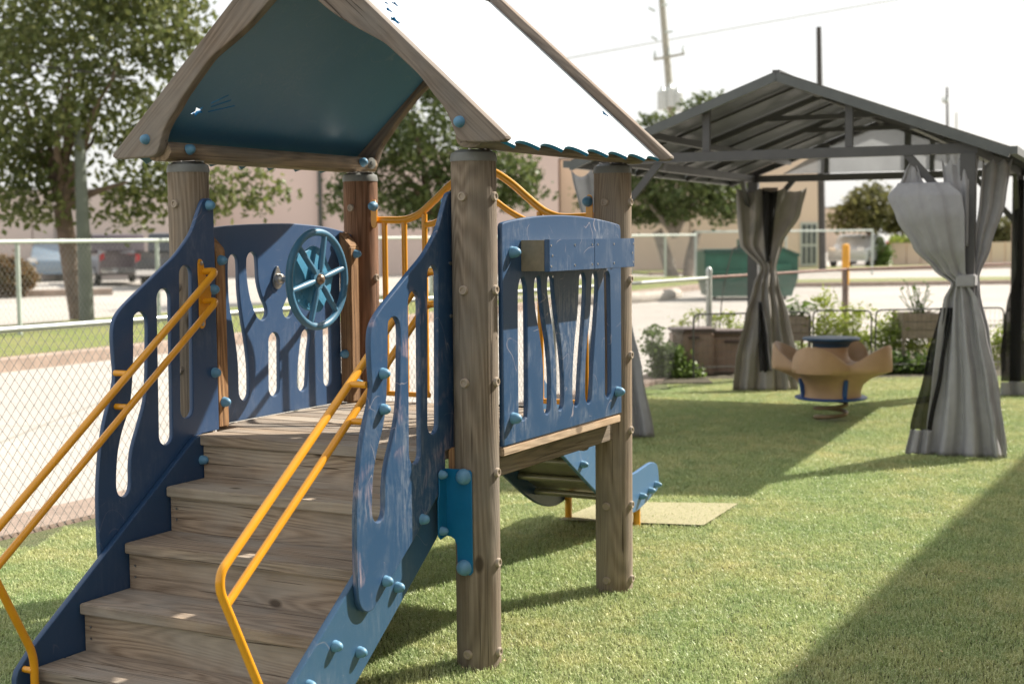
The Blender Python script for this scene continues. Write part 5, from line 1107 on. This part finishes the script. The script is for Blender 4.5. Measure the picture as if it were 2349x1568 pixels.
gp = [[(1.65, 1.18), (2.02, 1.64), (2.45, 1.68), (2.45, 1.18)], [(2.55, 1.18), (2.55, 1.68), (3.2, 1.68), (3.35, 1.18)]]
c_ = at(222, 652, 48.5)
pos = (at(190, 650, 48.5).x-2.6, 49.5, 0)
vehicle('pickup_truck', 'parked maroon grey pickup truck behind the tall fence, tail to the right', 'pickup truck', (at(296, 650, 49).x-2.2, 53.9, -0.05), R(-66), pk, gp, (0.10, 0.075, 0.085), 5.4, 1.9, (0.95, 4.25))
vehicle('pickup_truck', 'parked dark grey pickup truck partly hidden by the stair side panel', 'pickup truck', (-11.14, 50.4, -0.05), R(-88), pk, gp, (0.05, 0.055, 0.065), 5.4, 1.9, (0.95, 4.25))
cb_ = [(0.0, 0.35), (0.0, 0.75), (0.2, 0.88), (1.1, 0.98), (1.8, 1.42), (2.3, 1.48), (3.1, 1.45), (3.9, 1.05), (4.5, 0.98), (4.6, 0.8), (4.6, 0.38), (4.3, 0.28), (0.3, 0.28)]
gc = [[(1.4, 1.02), (1.85, 1.36), (2.35, 1.40), (2.35, 1.02)], [(2.45, 1.02), (2.45, 1.40), (3.05, 1.37), (3.6, 1.03)]]
vehicle('parked_car', 'pale silver car under the round olive tree, bright sun glint on its roof', 'car', (at(1925, 610, 66).x, 64.5, -0.05), R(62), cb_, gc, (0.45, 0.47, 0.48), 4.6, 1.8, (0.8, 3.7))
vehicle('parked_car', 'white car parked just behind the silver one', 'car', (at(1965, 610, 72).x, 71, -0.05), R(50), cb_, gc, (0.62, 0.62, 0.60), 4.6, 1.8, (0.8, 3.7))
vehicle('parked_car', 'small blue grey car far left seen past the tree trunk', 'car', (at(118, 635, 55).x, 55, -0.05), R(100), cb_, gc, (0.18, 0.24, 0.30), 4.6, 1.8, (0.8, 3.7))
# poles and wires
M['polew'] = simple('weathered_utility_pole', (0.34, 0.33, 0.27), 0.85, 0.15, 4); M['poled'] = simple('dark_utility_pole', (0.055, 0.05, 0.045), 0.8, 0.2, 4); M['poleg'] = simple('grey_green_pole', (0.115, 0.13, 0.105), 0.7, 0.12, 3)
def pole(label, bot, top, Z, r, m, arms=(), extra=None):
    t = thing('utility_pole', label, 'utility pole'); a, b = at(*bot, Z), at(*top, Z); a.z = -0.1
    Acc().tube([a, a.lerp(b, .5), b], [r*1.15, r, r*0.75], 14).obj('shaft', m, t)
    for (x0, y0, x1, y1) in arms:
        p, q = at(x0, y0, Z-0.2), at(x1, y1, Z-0.2); bar('crossarm', p, q, 0.1, 0.12, M['polew'], t)
        for f_ in (0.04, 0.5, 0.96): k_ = p.lerp(q, f_); lathe_obj('insulator', [(0.05, 0.0), (0.09, 0.05), (0.05, 0.1), (0.09, 0.15), (0.05, 0.2), (0.03, 0.4)], M['galv2'], t, 10, Matrix.Translation(k_+Vector((0, 0, 0.07))))
    return t
u1 = pole('leaning pale utility pole with crossarms and transformers above the gazebo roof', (1572, 640), (1515, -60), 75, 0.20, M['polew'], [(1502, 143, 1572, 130)])
for (x, y) in ((1522, 235), (1540, 228), (1556, 238)):
    c_ = at(x, y, 74.6); lathe_obj('transformer', [(0.02, -0.5), (0.27, -0.48), (0.27, 0.45), (0.12, 0.55), (0.05, 0.75)], M['galv'], u1, 16, Matrix.Translation(c_))
for (x0, y0, x1, y1) in ((1491, 27, 1505, 35), (1497, 92, 1510, 99), (1522, 22, 1533, 20), (1528, 82, 1545, 80)): tube('insulator_arm', [at(x0, y0, 74.8), at(x1, y1, 74.9)], 0.06, M['galv2'], u1, 8)
pole('plain dark utility pole rising behind the gazebo roof', (1888, 620), (1876, 70), 58, 0.135, M['poled'])
pole('thin distant pole with short arm right of the gazebo ridge', (2177, 600), (2168, 205), 120, 0.12, M['poled'], [(2158, 238, 2170, 240)])
pole('faint short distant pole beside the gazebo roof edge', (2192, 600), (2190, 262), 150, 0.10, M['polew'])
pole('grey green metal pole standing right beside the leaning tree trunk', (199, 745), (194, 300), 24.9, 0.115, M['poleg'])
wr = thing('overhead_wire', 'thin overhead power line crossing the white sky at upper right', 'power line')
pts = [at(1100+i*125, 178-i*21.5-0.9*i*(14-i)*0.12, 76) for i in range(15)]; tube('wire', pts, 0.035, M['galv'], wr, 6)
w2 = thing('overhead_wire', 'short dark cable running through the upper left tree crown', 'power line'); tube('wire', [at(-60, 140, 24), at(60, 152, 24), at(200, 168, 24), at(330, 190, 24.4)], 0.014, M['poled'], w2, 6)
# small things on the turf
for (x, y, lb) in ((2045, 1790/1.0, None),):
    pass
dead = simple('dry_leaf', (0.45, 0.36, 0.18), 0.8, 0.2, 20)
for i, (x, y, lb) in enumerate(((1325, 1270, 'small dry leaf on the turf between the two front wooden posts'), (1658, 1166, 'tiny dry leaf on the shaded turf behind the slide mat'), (1740, 1420, 'dry straw bit on the sunlit turf at the centre right'))):
    g = at(x, y, 1.0); t_ = (g-Vector((0, 0, EYE))); kk = EYE/-t_.z; p = Vector((0, 0, EYE))+t_*kk; p.z = 0.032
    lf = link('dry_leaf', mesh_of('dry_leaf', [(p.x-0.02, p.y, p.z), (p.x, p.y-0.008, p.z+0.004), (p.x+0.02, p.y+0.004, p.z+0.002), (p.x, p.y+0.01, p.z-0.002)], [(0, 1, 2, 3)]), dead, None, 0); lf.modifiers.new('s', 'SOLIDIFY').thickness = 0.001; tag(lf, lb, 'leaf', 'dry bits on the turf')
print('tris', sum(len(m.polygons) for m in bpy.data.meshes))
